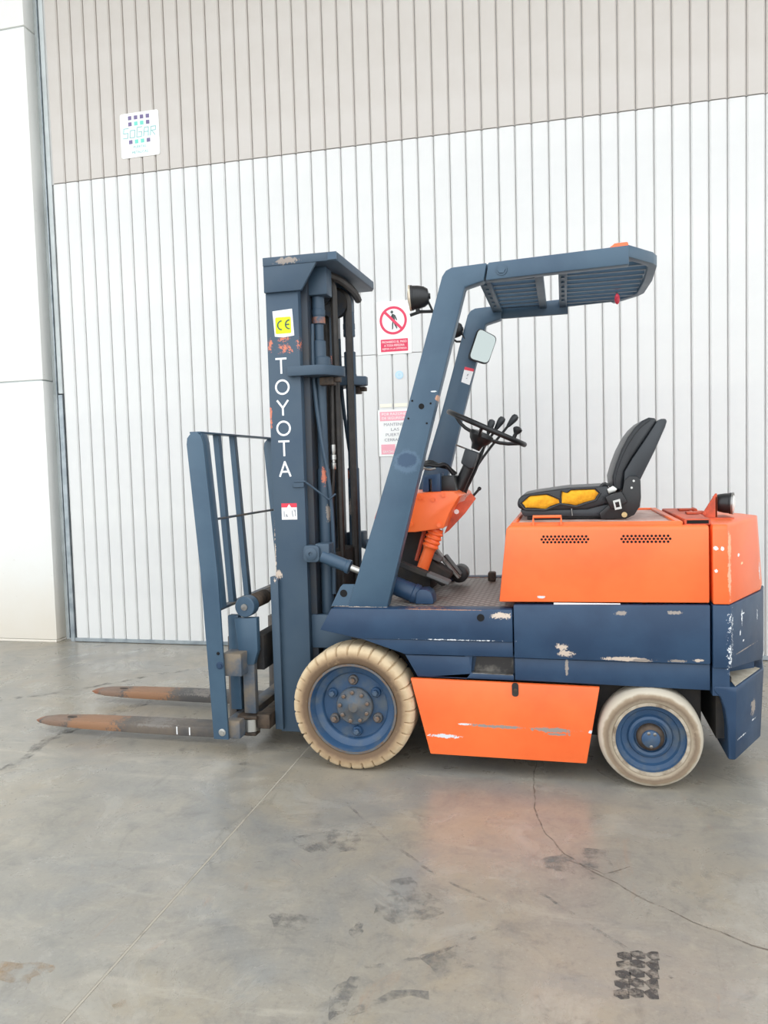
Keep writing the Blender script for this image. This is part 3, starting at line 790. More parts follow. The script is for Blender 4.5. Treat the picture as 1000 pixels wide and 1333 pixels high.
bm = B(); box(bm, -.012, .026, 3.37, 4.235, 2.182, 2.222); part(bm, 'cross_member', M_guard, F, .002)
# tail hoop with chamfered corners
bm = B()
out = [(.268, 3.32), (.378, 3.47), (.40, 3.53), (.41, 3.80), (.40, 4.07), (.378, 4.13), (.268, 4.28)]
inn = [(.252, 3.36), (.345, 3.485), (.365, 3.54), (.372, 3.80), (.365, 4.06), (.345, 4.115), (.252, 4.24)]
loop = out + inn[::-1]
plan(bm, loop, 2.188, 2.236); part(bm, 'tail_hoop', M_guard, F, .003)
src_bar = {}
for i in range(10):
    y = 3.405 + i*.0875
    if y > 4.22: break
    for key, x0, x1 in (('f', -.315, -.110), ('r', .02, .36)):
        if key == 'r': x1 = .30 if (y < 3.42 or y > 4.18) else .362
        k2 = (key, x1)
        if k2 not in src_bar:
            bm = B(); box(bm, x0, x1, y-.013, y+.013, 2.190, 2.226); src_bar[k2] = part(bm, 'guard_bar', M_guard, F, .002, 1)
        else:
            s_o = src_bar[k2]; inst(s_o, (WL[s_o].x, y, WL[s_o].z), F)
for i in range(6):
    bm = B(); cyl(bm, (-.335, 3.55+i*.1, 2.177), (-.335, 3.55+i*.1, 2.169), .008, n=8); part(bm, 'bar_bolt', M_guard, F)
    bm = B(); cyl(bm, (.007, 3.55+i*.1, 2.183), (.007, 3.55+i*.1, 2.175), .008, n=8); part(bm, 'bar_bolt', M_guard, F)
bm = B(); loft(bm, [[(.190, 3.325, 2.230), (.270, 3.325, 2.232), (.270, 3.40, 2.232), (.190, 3.40, 2.230)], [(.215, 3.330, 2.249), (.266, 3.330, 2.251), (.266, 3.39, 2.251), (.215, 3.39, 2.249)]])
part(bm, 'beacon', M_amber, F, .004)
bm = B(); lathe(bm, [(.004, 0), (.011, .012), (.013, .03), (.009, .048), (.002, .054)], (.268, 4.02, 2.188), (0, 0, -1), 14); part(bm, 'red_reflector', M_redr, F)
bm = B(); cyl(bm, (.24, 4.238, 2.214), (.24, 4.236, 2.214), .006); part(bm, 'bolt_head', M_lab, F)

# front work lamps
hl = work_lamp((-.634, 3.335, 2.095), (-1, -.12, -.05), .052, 'headlamp', M_lens, .075)
bm = B(); tube(bm, [(-.645, 3.34, 2.022), (-.60, 3.345, 2.035), (-.548, 3.36, 2.036)], .007, 8); tube(bm, [(-.57, 3.345, 2.09), (-.545, 3.36, 2.03)], .005, 8); tube(bm, [(-.61, 3.338, 2.05), (-.61, 3.342, 2.032)], .009, 8)
part(bm, 'lamp_bracket', M_black, hl)
hl2 = work_lamp((-.585, 4.21, 2.095), (-1, .1, -.05), .045, 'headlamp', M_lens, .06)
bm = B(); tube(bm, [(-.58, 4.21, 2.05), (-.56, 4.22, 2.035), (-.50, 4.24, 2.035)], .006, 8); tube(bm, [(-.54, 4.21, 2.09), (-.51, 4.22, 2.04)], .004, 8); part(bm, 'lamp_bracket', M_black, hl2)

# mirror on the far leg
def oriented_plate(bm, corners, th, nrm, r=.3, n=5):
    P = [Vector(c) for c in corners]; nrm = Vector(nrm).normalized()*th
    pts = []
    for i, p in enumerate(P):
        a = P[i-1]; b = P[(i+1) % 4]
        ea = (a-p)*r*min(1, .09/(a-p).length); eb = (b-p)*r*min(1, .09/(b-p).length)
        for k in range(n+1):
            t = k/n; pts.append(p + ea*(1-t)**2 + eb*t**2)
    loft(bm, [[q for q in pts], [q+nrm for q in pts]])
mc = [(-.432, 4.16, 2.094), (-.330, 4.13, 2.030), (-.384, 4.13, 1.888), (-.492, 4.16, 1.930)]
bm = B(); oriented_plate(bm, mc, .03, (-.35, 1, .05)); mi = part(bm, 'mirror', M_black, F, .004)
bm = B(); cc = sum((Vector(p) for p in mc), Vector())/4
oriented_plate(bm, [cc+(Vector(p)-cc)*.93+Vector((.0012, -.0035, 0)) for p in mc], .003, (-.35, 1, .05)); part(bm, 'mirror_glass', M_mirror, mi)
bm = B(); tube(bm, [(-.40, 4.17, 2.0), (-.42, 4.2, 2.02), (-.45, 4.23, 2.03)], .008, 8); part(bm, 'mirror_arm', M_black, mi)
# label on the far leg
lc = [(-.517, 4.213, 1.896), (-.467, 4.213, 1.881), (-.494, 4.213, 1.796), (-.539, 4.213, 1.815)]
bm = B(); loft(bm, [lc, [(x, y+.0015, z) for x, y, z in lc]]); st = part(bm, 'safety_label', M_lab, F, smooth=False)
bm = B(); q = [(-.517, 4.212, 1.896), (-.467, 4.212, 1.881), (-.471, 4.212, 1.867), (-.521, 4.212, 1.880)]; loft(bm, [q, [(x, y+.001, z) for x, y, z in q]]); part(bm, 'red_header', M_labred, st, smooth=False)
bm = B(); tube(bm, [(-.50, 4.2125, 1.856), (-.506, 4.2125, 1.846)], .003, 6); tube(bm, [(-.512, 4.2125, 1.832), (-.505, 4.2125, 1.834)], .002, 6); part(bm, 'printed_mark', M_gr, st)

# ---------------------------------------------------------------- dashboard and controls
bm = B()
prism(bm, [(-.87, 1.05), (-.888, 1.12), (-.85, 1.215), (-.80, 1.240), (-.70, 1.235), (-.557, 1.242), (-.503, 1.241), (-.475, 1.219), (-.497, 1.187), (-.524, 1.141), (-.554, 1.069), (-.69, 1.052)], 3.56, 4.06)
cowl = part(bm, 'dash_cowl', M_or, F, .006)
for x, z in ((-.60, 1.205), (-.575, 1.085), (-.71, 1.09), (-.55, 1.225), (-.66, 1.215)):
    bm = B(); cyl(bm, (x, 3.561, z), (x, 3.553, z), .010, n=12); part(bm, 'cowl_bolt', M_or, cowl)
bm = B()
prism(bm, [(-.574, 1.03), (-.519, 1.155), (-.497, 1.182), (-.470, 1.19), (-.462, 1.205), (-.438, 1.228), (-.415, 1.200), (-.47, 1.128), (-.55, 1.046)], 3.70, 3.708)
pl = part(bm, 'lever_plate', M_ordk, F, .001, 1)
bm = B(); prism(bm, disc_pts(-.510, 1.138, .012, 12), 3.6985, 3.7005); part(bm, 'worn_patch', M_lab, pl, smooth=False)
bm = B(); tube(bm, [(-.45, 3.72, 1.19), (-.402, 3.72, 1.243)], .006, 8); lathe(bm, [(.005, 0), (.009, .004), (.009, .014), (.004, .018)], (-.405, 3.72, 1.240), (.65, 0, .75), 12)
part(bm, 'hand_brake_lever', M_black, F)
bm = B(); prism(bm, [(-.66, 1.240), (-.66, 1.318), (-.574, 1.326), (-.574, 1.240), (-.615, 1.240), (-.615, 1.300), (-.63, 1.300), (-.63, 1.240)], 3.62, 3.74)
part(bm, 'control_box', M_frame, F, .003)
bm = B(); prism(bm, [(-.594, 1.235), (-.594, 1.312), (-.515, 1.314), (-.505, 1.235)], 3.66, 3.84); bx = part(bm, 'relay_box', M_black, F, .006)
for i, yy in enumerate((3.66, 3.70, 3.74)):
    bm = B(); tube(bm, [(-.70, yy+.02, 1.33), (-.655, yy, 1.375+i*.01), (-.60, yy+.05, 1.36), (-.565, yy+.07, 1.375-i*.01), (-.53, yy+.1, 1.32)], .010, 8, 2); part(bm, 'cable', M_black, bx)
bm = B(); tube(bm, [(-.66, 3.62, 1.36), (-.63, 3.61, 1.345), (-.60, 3.64, 1.35)], .006, 8, 1); part(bm, 'cable', M_steel, bx)
# column, shroud, wheel
axis = Vector((.43, 0, .90)).normalized()
hub = Vector((-.392, 3.80, 1.505))
bm = B(); cyl(bm, (-.535, 3.80, 1.20), (-.45, 3.80, 1.37), .030); tube(bm, [(-.50, 3.84, 1.21), (-.44, 3.84, 1.36)], .018, 10); part(bm, 'steering_column', M_black, F)
bm = B(); prism(bm, [(-.492, 1.372), (-.468, 1.445), (-.405, 1.420), (-.415, 1.385), (-.430, 1.345), (-.452, 1.345)], 3.745, 3.855); part(bm, 'column_shroud', M_shell, F, .008)
bm = B(); tube(bm, [(-.46, 3.77, 1.44), (-.51, 3.73, 1.462)], .004, 8); part(bm, 'indicator_stalk', M_steel, F)
bm = B()
lathe(bm, [(.022, -.075), (.028, -.05), (.034, -.045), (.05, -.03), (.062, -.005), (.058, .012), (.03, .018)], hub, axis, 24)
sw = part(bm, 'steering_wheel', M_black, F)
d_, u_, v_ = basis(axis)
ctr = Vector((-.3665, 3.80, 1.540))
bm = B(); nr = 48; R_ = .200
rings = []
for i in range(nr):
    a = 2*PI*i/nr; dr = u_*math.cos(a)+v_*math.sin(a)
    rings.append([ctr+dr*(R_+.0135*math.cos(2*PI*j/10))+axis*.0135*math.sin(2*PI*j/10) for j in range(10)])
Rv = [[bm.verts.new(p) for p in r] for r in rings]
for i in range(nr):
    for j in range(10): bm.faces.new((Rv[i][j], Rv[(i+1) % nr][j], Rv[(i+1) % nr][(j+1) % 10], Rv[i][(j+1) % 10]))
part(bm, 'rim', M_black, sw)
for ang in (90, 200, 340):
    a = math.radians(ang); dr = u_*math.cos(a)+v_*math.sin(a)
    bm = B(); tube(bm, [hub+dr*.04-axis*.005, hub+dr*.12+axis*.005, ctr+dr*.195], .009, 8, 1); part(bm, 'spoke', M_black, sw)
# spinner knob
kd = (Vector((1, 0, 0))-axis*axis.x).normalized(); kp = ctr+(kd*.75-Vector((0, 1, 0))*.66).normalized()*R_
bm = B(); lathe(bm, [(.010, 0), (.009, .02), (.016, .03), (.022, .04), (.022, .048), (.012, .056), (.002, .058)], kp+axis*.008, axis, 18); part(bm, 'spinner_knob', M_black, sw)
# hydraulic levers
for i, (top, yb_) in enumerate((((-.305, 3.88, 1.572), 3.87), ((-.244, 3.93, 1.584), 3.90), ((-.351, 3.86, 1.558), 3.84))):
    top = Vector(top); base = Vector((-.50+.01*i, yb_, 1.235)); mid = Vector((-.44+.015*i, yb_, 1.37))
    bm = B(); tube(bm, [base, mid, top], .0065, 8, 2); lv = part(bm, 'hydraulic_lever', M_black, F)
    dd = (top-mid).normalized()
    bm = B(); lathe(bm, [(.008, -.045), (.011, -.035), (.017, -.005), (.0185, .012), (.014, .024), (.003, .029)], top, dd, 16); part(bm, 'lever_knob', M_vinyl, lv)
# steering boot and pedals
bm = B()
p0, p1 = Vector((-.60, 3.64, 1.06)), Vector((-.675, 3.64, .865)); dv = p1-p0; L = dv.length
prof = [(.034, 0)]
for i in range(4):
    t0 = .012+i*.022; prof += [(.034, t0), (.040, t0+.006), (.040, t0+.012), (.033, t0+.018)]
prof += [(.029, .11), (.029, L)]
lathe(bm, prof, p0, dv, 24); part(bm, 'bellows_tube', M_or, F)
bm = B(); tube(bm, [(-.67, 3.70, 1.05), (-.715, 3.70, .90)], .010, 8); part(bm, 'link_rod', M_ordk, F)
bm = B(); box(bm, -.83, -.66, 3.78, 4.06, .735, 1.06); part(bm, 'dash_support', M_under, F, .01)
def slab(bm, p, q, wy, th):               # inclined bar with rectangular section
    p, q = Vector(p), Vector(q); d = (q-p).normalized(); n = Vector((-d.z, 0, d.x))*th/2; y = Vector((0, wy/2, 0))
    loft(bm, [[p-n-y, p+n-y, p+n+y, p-n+y], [q-n-y, q+n-y, q+n+y, q-n+y]])
bm = B(); slab(bm, (-.76, 3.54, .905), (-.60, 3.54, .842), .055, .024); pd = part(bm, 'pedal_arm', M_under, F, .003, 1)
bm = B(); slab(bm, (-.63, 3.54, .858), (-.525, 3.54, .815), .075, .018); part(bm, 'pedal_pad', M_rubber, pd, .004, 1)
bm = B(); slab(bm, (-.655, 3.80, .97), (-.515, 3.80, .80), .05, .016); pd = part(bm, 'pedal_arm', M_steel, F, .003, 1)
bm = B(); slab(bm, (-.60, 3.84, .905), (-.52, 3.84, .80), .09, .03); part(bm, 'pedal_pad', M_black, pd, .006, 1)
bm = B(); slab(bm, (-.66, 3.72, .93), (-.59, 3.72, .90), .07, .02); pd = part(bm, 'pedal_arm', M_rubber, F, .003, 1)
bm = B(); slab(bm, (-.70, 3.74, .90), (-.56, 3.74, .80), .10, .08); part(bm, 'pedal_bracket', M_under, pd, .01, 1)
bm = B(); cyl(bm, (-.535, 3.92, .80), (-.535, 4.02, .80), .045); part(bm, 'pedal_pad', M_black, pd, .008)

# ---------------------------------------------------------------- seat
seat = empty('operator_seat', (.05, 3.8, 1.10), parent=F)
bm = B(); box(bm, -.17, .24, 3.62, 3.98, 1.098, 1.118); part(bm, 'seat_rail', M_black, seat, .004)
bm = B(); prism(bm, [(-.185, 1.118), (-.20, 1.150), (-.10, 1.150), (.10, 1.150), (.20, 1.20), (.25, 1.20), (.25, 1.112)], 3.585, 4.015); part(bm, 'seat_pan', M_shell, seat, .008)
bm = B(); prism(bm, [(-.213, 1.178), (-.205, 1.20), (-.188, 1.218), (-.119, 1.230), (.018, 1.247), (.186, 1.252), (.218, 1.225), (.218, 1.175), (.10, 1.148), (-.18, 1.148), (-.206, 1.158)], 3.575, 4.025)
cu = part(bm, 'cushion', M_vinyl, seat, .014, 3)
def blob(pts, y, th, name, par):
    bm = B(); cx_ = sum(p[0] for p in pts)/len(pts); cz_ = sum(p[1] for p in pts)/len(pts)
    P = []
    n = len(pts)
    for i in range(n):
        for t in (0, .5): P.append((pts[i][0]*(1-t)+pts[(i+1) % n][0]*t, pts[i][1]*(1-t)+pts[(i+1) % n][1]*t))
    rings = [[(x, y+th, z) for x, z in P]]
    for f, h in ((1, .0), (.86, -.55), (.6, -.9), (.25, -1)):
        rings.append([(cx_+(x-cx_)*f, y+h*th+random.uniform(-.001, .001), cz_+(z-cz_)*f+random.uniform(-.0015, .0015)) for x, z in P])
    loft(bm, rings); return part(bm, name, M_foam, par, label='exposed yellow foam in the torn vinyl')
blob([(-.191, 1.181), (-.153, 1.214), (-.077, 1.219), (-.023, 1.196), (-.022, 1.179), (-.085, 1.154), (-.174, 1.158)], 3.576, .010, 'torn_foam', cu)
blob([(-.012, 1.231), (.008, 1.223), (.028, 1.236), (.135, 1.238), (.151, 1.22), (.134, 1.193), (.051, 1.167), (-.013, 1.178)], 3.576, .012, 'torn_foam', cu)
# torn vinyl edges around the foam
bm = B(); tube(bm, [(-.20, 3.572, 1.178), (-.155, 3.570, 1.217), (-.075, 3.570, 1.223), (-.018, 3.570, 1.198), (-.012, 3.570, 1.234), (.01, 3.57, 1.226), (.03, 3.57, 1.241), (.138, 3.570, 1.243), (.158, 3.57, 1.22), (.138, 3.570, 1.188), (.051, 3.570, 1.161), (-.018, 3.570, 1.174), (-.085, 3.570, 1.148), (-.178, 3.57, 1.152), (-.2, 3.572, 1.178)], .0045, 6); part(bm, 'torn_edge', M_vinyl, cu)
bm = B()
prof = [(.214, 1.229), (.209, 1.291), (.226, 1.35), (.250, 1.413), (.278, 1.467), (.309, 1.509), (.340, 1.537), (.368, 1.550), (.392, 1.546), (.405, 1.535), (.37, 1.48), (.331, 1.423), (.295, 1.37), (.262, 1.313), (.255, 1.224)]
prism(bm, prof, 3.58, 4.02); bc = part(bm, 'backrest', M_vinyl, seat, .016, 3)
bm = B(); tube(bm, [(.222, 3.583, 1.24), (.218, 3.578, 1.292), (.258, 3.578, 1.405), (.318, 3.578, 1.50), (.372, 3.58, 1.54)], .004, 6, 1); part(bm, 'piping', M_vinyl, bc)
bm = B(); prism(bm, [(.400, 1.530), (.418, 1.541), (.440, 1.541), (.442, 1.528), (.435, 1.504), (.390, 1.40), (.33, 1.277), (.29, 1.224), (.255, 1.224), (.262, 1.313), (.295, 1.37), (.331, 1.423), (.365, 1.475)], 3.574, 4.026)
part(bm, 'backrest_shell', M_shell, seat, .008)
def seat_bracket(far):
    bm = B(); prism(bm, [(.25, 1.225), (.26, 1.275), (.28, 1.293), (.312, 1.293), (.328, 1.275), (.330, 1.20), (.325, 1.16), (.301, 1.122), (.265, 1.104), (.16, 1.104), (.15, 1.131), (.2, 1.175)], 3.555, 3.572)
    sb = part(bm, 'recliner_bracket', M_black, seat, .004)
    bm = B(); cyl(bm, (.258, 3.556, 1.123), (.258, 3.549, 1.123), .012); part(bm, 'pivot_bolt', M_steel if far else mat('brass_bolt', lin((196, 176, 130)), .35, .8), sb)
    for z in (1.272, 1.242):
        bm = B(); cyl(bm, (.29+(z-1.242)*.3, 3.556, z), (.29+(z-1.242)*.3, 3.552, z), .005, n=10); part(bm, 'screw', M_chrome, sb)
both(seat_bracket)
bm = B(); prism(bm, [(.175, 1.205), (.245, 1.228), (.272, 1.178), (.20, 1.148)], 3.528, 3.556); bk = part(bm, 'belt_buckle', M_black, seat, .006)
def quad_frame(bm, P, y0, y1, w):
    c = Vector((sum(p[0] for p in P)/4, 0, sum(p[1] for p in P)/4))
    for i in range(4):
        a, b = P[i], P[(i+1) % 4]
        ai = (c.x+(a[0]-c.x)*w, c.z+(a[1]-c.z)*w); bi = (c.x+(b[0]-c.x)*w, c.z+(b[1]-c.z)*w)
        prism(bm, [a, b, bi, ai], y0, y1)
bm = B(); quad_frame(bm, [(.208, 1.187), (.238, 1.195), (.246, 1.152), (.217, 1.146)], 3.523, 3.5275, .55); part(bm, 'buckle_tongue', M_chrome, bk)
bm = B(); prism(bm, [(.186, 1.238), (.212, 1.252), (.230, 1.238), (.222, 1.222), (.193, 1.214)], 3.565, 3.585); part(bm, 'latch_plate', M_chrome, bk, .003)
bm = B(); tube(bm, [(.16, 3.60, 1.245), (.175, 3.60, 1.262), (.195, 3.6, 1.25)], .009, 8, 1); part(bm, 'belt_webbing', M_black, bk)
bm = B(); tube(bm, [(.030, 3.582, 1.165), (.034, 3.575, 1.12)], .003, 6); part(bm, 'wire', M_steel, seat)

# ---------------------------------------------------------------- tilt cylinders
def tilt(far):
    bm = B(); prism(bm, rrect(-1.205, -1.125, .925, 1.005, .02), 3.425, 3.475); box(bm, -1.15, -1.08, 3.44, 3.52, .925, 1.012)
    cb = part(bm, 'tilt_clevis', M_mast, F, .006)
    bm = B(); lathe(bm, [(.028, 0), (.030, .006), (.022, .010), (.010, .011), (.009, .006)], (-1.165, 3.4255, .965), (0, -1, 0), 20); part(bm, 'clevis_pin', M_mast, cb)
    A, E = Vector((-1.12, 3.455, .952)), Vector((-.66, 3.455, .770)); d = (E-A).normalized()
    bm = B(); cyl(bm, A, A+d*.145, .030); lathe(bm, [(.030, 0), (.034, .004), (.034, .02), (.018, .026)], A+d*.125, d, 20); part(bm, 'rod_eye', M_guard, cb)
    bm = B(); cyl(bm, A+d*.13, A+d*.28, .016); part(bm, 'piston_rod', M_chrome, cb)
    bm = B(); lathe(bm, [(.036, 0), (.043, .012), (.043, .20), (.047, .205), (.047, .225), (.043, .230), (.030, .242)], A+d*.265, d, 24)
    part(bm, 'tilt_cylinder', M_frame, F)
    bm = B(); prism(bm, [(-.668, .737), (-.664, .79), (-.645, .805), (-.615, .805), (-.592, .79), (-.584, .765), (-.584, .737)], 3.40, 3.50)
    part(bm, 'cylinder_anchor', M_frame, F, .006)
both(tilt)

# ---------------------------------------------------------------- mast
def channel(bm, x0, x1, y0, y1, t, z0, z1):      # web at y0, flanges towards y1
    plan(bm, [(x0, y0), (x1, y0), (x1, y1), (x1-t, y1), (x1-t, y0+t), (x0+t, y0+t), (x0+t, y1), (x0, y1)], z0, z1)
RAIL = {}
def mast(far):
    bm = B(); channel(bm, -1.368, -1.206, 3.48, 3.565, .018, .085, 2.355)
    RAIL[far] = part(bm, 'mast_rail', M_mast, F, .003)
    bm = B(); channel(bm, -1.335, -1.175, 3.522, 3.625, .016, .12, 2.30)
    part(bm, 'inner_rail', M_inner, F, .003)
    bm = B(); prism(bm, [(-1.368, 2.200), (-1.183, 2.200), (-1.112, 2.312), (-1.10, 2.33), (-1.368, 2.33)], 3.462, 3.4795); part(bm, 'head_bracket', M_mast, F, .003)
    bm = B()                                      # lift cylinder
    lathe(bm, [(.031, .45), (.031, 1.36), (.026, 1.365), (.026, 1.82), (.034, 1.825), (.034, 1.86), (.031, 1.865), (.031, 1.98), (.022, 1.985), (.022, 2.06), (.030, 2.062), (.030, 2.10), (.032, 2.102), (.032, 2.13), (.030, 2.132), (.030, 2.19)], (-1.145+(.04 if far else 0), 3.60, 0), (0, 0, 1), 24)
    lc = part(bm, 'lift_cylinder', M_mast, F)
    bm = B(); lathe(bm, [(.0312, 0), (.0312, .03)], (-1.145+(.04 if far else 0), 3.60, 2.064), (0, 0, 1), 24); part(bm, 'worn_band', mat('worn_band_paint', lin((176, 112, 76)), .5, var=lin((70, 86, 104)), vscale=16) if not far else M_mast, lc)
    bm = B(); tube(bm, [(-1.17, 3.575, 2.06), (-1.172, 3.565, 1.95), (-1.168, 3.56, 1.75), (-1.14, 3.56, 1.5), (-1.11, 3.575, 1.3), (-1.10, 3.585, 1.05), (-1.105, 3.58, .75)], .010, 8, 2); part(bm, 'hydraulic_pipe', M_mast, lc)
    bm = B(); plan(bm, [(-1.262, 3.45), (-1.11, 3.45), (-1.075, 3.47), (-1.02, 3.56), (-1.02, 3.60), (-1.08, 3.65), (-1.20, 3.65), (-1.20, 3.475), (-1.262, 3.475)], 1.803, 1.850)
    cl = part(bm, 'cylinder_clamp', M_mast, F, .004)
    bm = B(); prism(bm, [(-1.21, 2.192), (-1.085, 2.192), (-1.085, 2.322), (-1.21, 2.322)], 3.55, 3.64); part(bm, 'head_block', M_mast, F, .006)
    bm = B(); lathe(bm, [(.042, 0), (.040, .05), (.034, .055)], (-1.135, 3.60, 1.85), (0, 0, 1), 20); part(bm, 'clamp_collar', M_mast, cl)
    bm = B(); box(bm, -1.13, -1.06, 3.53, 3.58, 1.762, 1.80); box(bm, -1.06, -1.03, 3.54, 3.57, 1.775, 1.797); part(bm, 'clamp_screw', M_rust, cl, .004)
both(mast)
bm = B(); plan(bm, [(-1.368, 3.458), (-1.05, 3.458), (-1.005, 3.478), (-.985, 4.09), (-1.005, 4.14), (-1.05, 4.142), (-1.368, 4.142)], 2.322, 2.362)
tie = part(bm, 'head_plate', M_mast, F, .003)
bm = B(); box(bm, -1.0475, -1.005, 3.455, 3.4645, 2.325, 2.36); part(bm, 'worn_corner', M_guard, tie, smooth=False)
for z0, z1 in ((.14, .24), (1.05, 1.12)):
    bm = B(); box(bm, -1.33, -1.29, 3.56, 4.04, z0, z1); part(bm, 'cross_tie', M_under, F, .003)
# sheaves, chains and hoses at the head
def chain(x, y, z0, z1, name='lift_chain'):
    bm = B(); z = z0; i = 0
    while z < z1:
        if i % 2: box(bm, x-.009, x+.009, y-.014, y+.014, z, z+.024)
        else:
            box(bm, x-.007, x+.007, y-.017, y-.010, z-.004, z+.026); box(bm, x-.007, x+.007, y+.010, y+.017, z-.004, z+.026)
        z += .022; i += 1
    return part(bm, name, M_chain, F)
def arc_pts(cx, cz, y, r, a0, a1, n=10):
    return [(cx+r*math.cos(math.radians(a0+(a1-a0)*i/n)), y, cz+r*math.sin(math.radians(a0+(a1-a0)*i/n))) for i in range(n+1)]
for (sx, sy, sz) in ((-1.165, 3.69, 2.235), (-1.150, 3.90, 2.215)):
    bm = B(); lathe(bm, [(.012, 0), (.07, 0), (.07, .006), (.055, .010), (.055, .030), (.07, .034), (.07, .040), (.012, .040)], (sx, sy-.02, sz), (0, 1, 0), 28)
    sv = part(bm, 'sheave', M_sheave, F)
    bm = B(); cyl(bm, (sx, sy-.03, sz), (sx, sy+.03, sz), .014); part(bm, 'sheave_pin', M_rust, sv)
    bm = B(); tube(bm, [(sx+.072, sy, .75)] + [(sx+.072, sy, sz-.3)] + arc_pts(sx, sz, sy, .072, 0, 180, 12) + [(sx-.072, sy, 1.2)], .018, 8); part(bm, 'hydraulic_hose', M_hose, F)
    bm = B(); tube(bm, [(sx+.062, sy+.035, .75)] + [(sx+.062, sy+.035, sz-.3)] + arc_pts(sx, sz, sy+.035, .062, 0, 180, 12) + [(sx-.062, sy+.035, 1.2)], .015, 8); part(bm, 'hydraulic_hose', M_hose, F)
    chain(sx+.05, sy+.075, .85, sz+.02)
    chain(sx-.03, sy+.075, 1.2, sz+.02)
bm = B(); tube(bm, [(-1.11, 3.66, 2.31), (-1.08, 3.74, 2.305), (-1.07, 3.84, 2.30), (-1.06, 3.96, 2.285), (-1.06, 4.04, 2.26)], .020, 8, 2); part(bm, 'hydraulic_hose', M_hose, F)
bm = B(); lathe(bm, [(.011, 0), (.013, .004), (.013, .03), (.009, .033), (.009, .045), (.014, .047), (.014, .07), (.009, .074), (.012, .09), (.012, .12)], (-1.10, 3.62, 1.36), (0, 0, 1), 12); part(bm, 'hose_fitting', M_chrome, F)
bm = B(); tube(bm, [(-1.10, 3.62, 1.37), (-1.115, 3.62, 1.2), (-1.13, 3.61, 1.02), (-1.11, 3.62, .85)], .009, 8, 2); part(bm, 'hydraulic_hose', M_hose, F)
bm = B(); tube(bm, [(-1.10, 3.62, 1.47), (-1.098, 3.625, 1.7), (-1.10, 3.63, 1.79)], .009, 8); part(bm, 'hydraulic_hose', M_hose, F)
bm = B(); box(bm, -1.262, -1.206, 3.472, 3.4805, 1.278, 1.304); hg = part(bm, 'hose_guide', M_mast, F, .002, 1)
bm = B(); tube(bm, [(-1.255, 3.474, 1.306), (-1.20, 3.474, 1.306), (-1.105, 3.54, 1.215), (-1.08, 3.57, 1.24)], .005, 6); part(bm, 'guide_wire', M_mast, hg)
# far-side mast clutter: hose bracket and inner carriage frame
bm = B(); box(bm, -1.16, -1.09, 3.63, 3.97, .70, .95); part(bm, 'carriage_plate', M_under, F, .005)
bm = B(); box(bm, -1.30, -1.20, 3.66, 3.70, .2, 1.9); part(bm, 'inner_strut', M_under, F)
bm = B(); box(bm, -1.30, -1.20, 3.92, 3.96, .2, 1.9); part(bm, 'inner_strut', M_under, F)

# mast lettering and labels
rail = RAIL[False]
ytx = 3.4785
def letter(ch_, x, z, s=.034):
    w = .0092; h = s
    seg = {'T': [((-.9, 1), (.9, 1)), ((0, 1), (0, -1))],
           'Y': [((-.95, 1), (0, -.02)), ((.95, 1), (0, -.02)), ((0, 0), (0, -1))],
           'A': [((-.95, -1), (0, 1)), ((.95, -1), (0, 1)), ((-.55, -.38), (.55, -.38))]}
    if ch_ == 'O':
        bm = B(); annulus(bm, x, z, s*1.08-w, s*1.08, ytx, ytx+.0016, 32); return part(bm, 'letter', M_letter, rail, smooth=False)
    return strokes(rail, 'letter', [((x+a*s*.82, z+b*h), (x+c*s*.82, z+d*h)) for (a, b), (c, d) in seg[ch_]], w, ytx, M_letter)
for c, x, z in (('T', -1.301, 1.857), ('O', -1.299, 1.757), ('Y', -1.300, 1.659), ('O', -1.300, 1.562), ('T', -1.301, 1.466), ('A', -1.300, 1.368)):
    letter(c, x, z)
bm = B(); prism(bm, [(-1.335, 2.115), (-1.237, 2.121), (-1.230, 1.996), (-1.285, 1.990), (-1.327, 1.996)], ytx, ytx+.0016); ce = part(bm, 'safety_label', M_lab, F, smooth=False)
bm = B(); prism(bm, rrect(-1.322, -1.244, 2.008, 2.085, .006), ytx-.001, ytx+.0006); part(bm, 'yellow_patch', M_yel, ce, smooth=False)
def arc_stroke(bm, cx, cz, r, a0, a1, w, y):
    n = 12
    pts = [(cx+(r+w/2)*math.cos(math.radians(a0+(a1-a0)*i/n)), cz+(r+w/2)*math.sin(math.radians(a0+(a1-a0)*i/n))) for i in range(n+1)]
    pts += [(cx+(r-w/2)*math.cos(math.radians(a1+(a0-a1)*i/n)), cz+(r-w/2)*math.sin(math.radians(a1+(a0-a1)*i/n))) for i in range(n+1)]
    for i in range(n):
        prism(bm, [pts[i], pts[i+1], pts[2*n-i], pts[2*n+1-i]], y, y+.0008)
bm = B(); arc_stroke(bm, -1.290, 2.047, .0205, 90, 270, .006, ytx-.002); part(bm, 'letter', M_signdk, ce, smooth=False)
bm = B(); arc_stroke(bm, -1.251, 2.049, .0205, 90, 270, .006, ytx-.002); box(bm, -1.268, -1.253, ytx-.002, ytx-.0012, 2.046, 2.052); part(bm, 'letter', M_signdk, ce, smooth=False)
bm = B(); box(bm, -1.325, -1.247, ytx, ytx+.0016, 1.125, 1.203); wl2 = part(bm, 'safety_label', M_lab, F, smooth=False)
bm = B(); prism(bm, [(-1.325, 1.184), (-1.325, 1.2035), (-1.247, 1.2035), (-1.247, 1.184), (-1.275, 1.184), (-1.286, 1.200), (-1.297, 1.184)], ytx-.001, ytx+.0006); part(bm, 'red_header', M_labred, wl2, smooth=False)
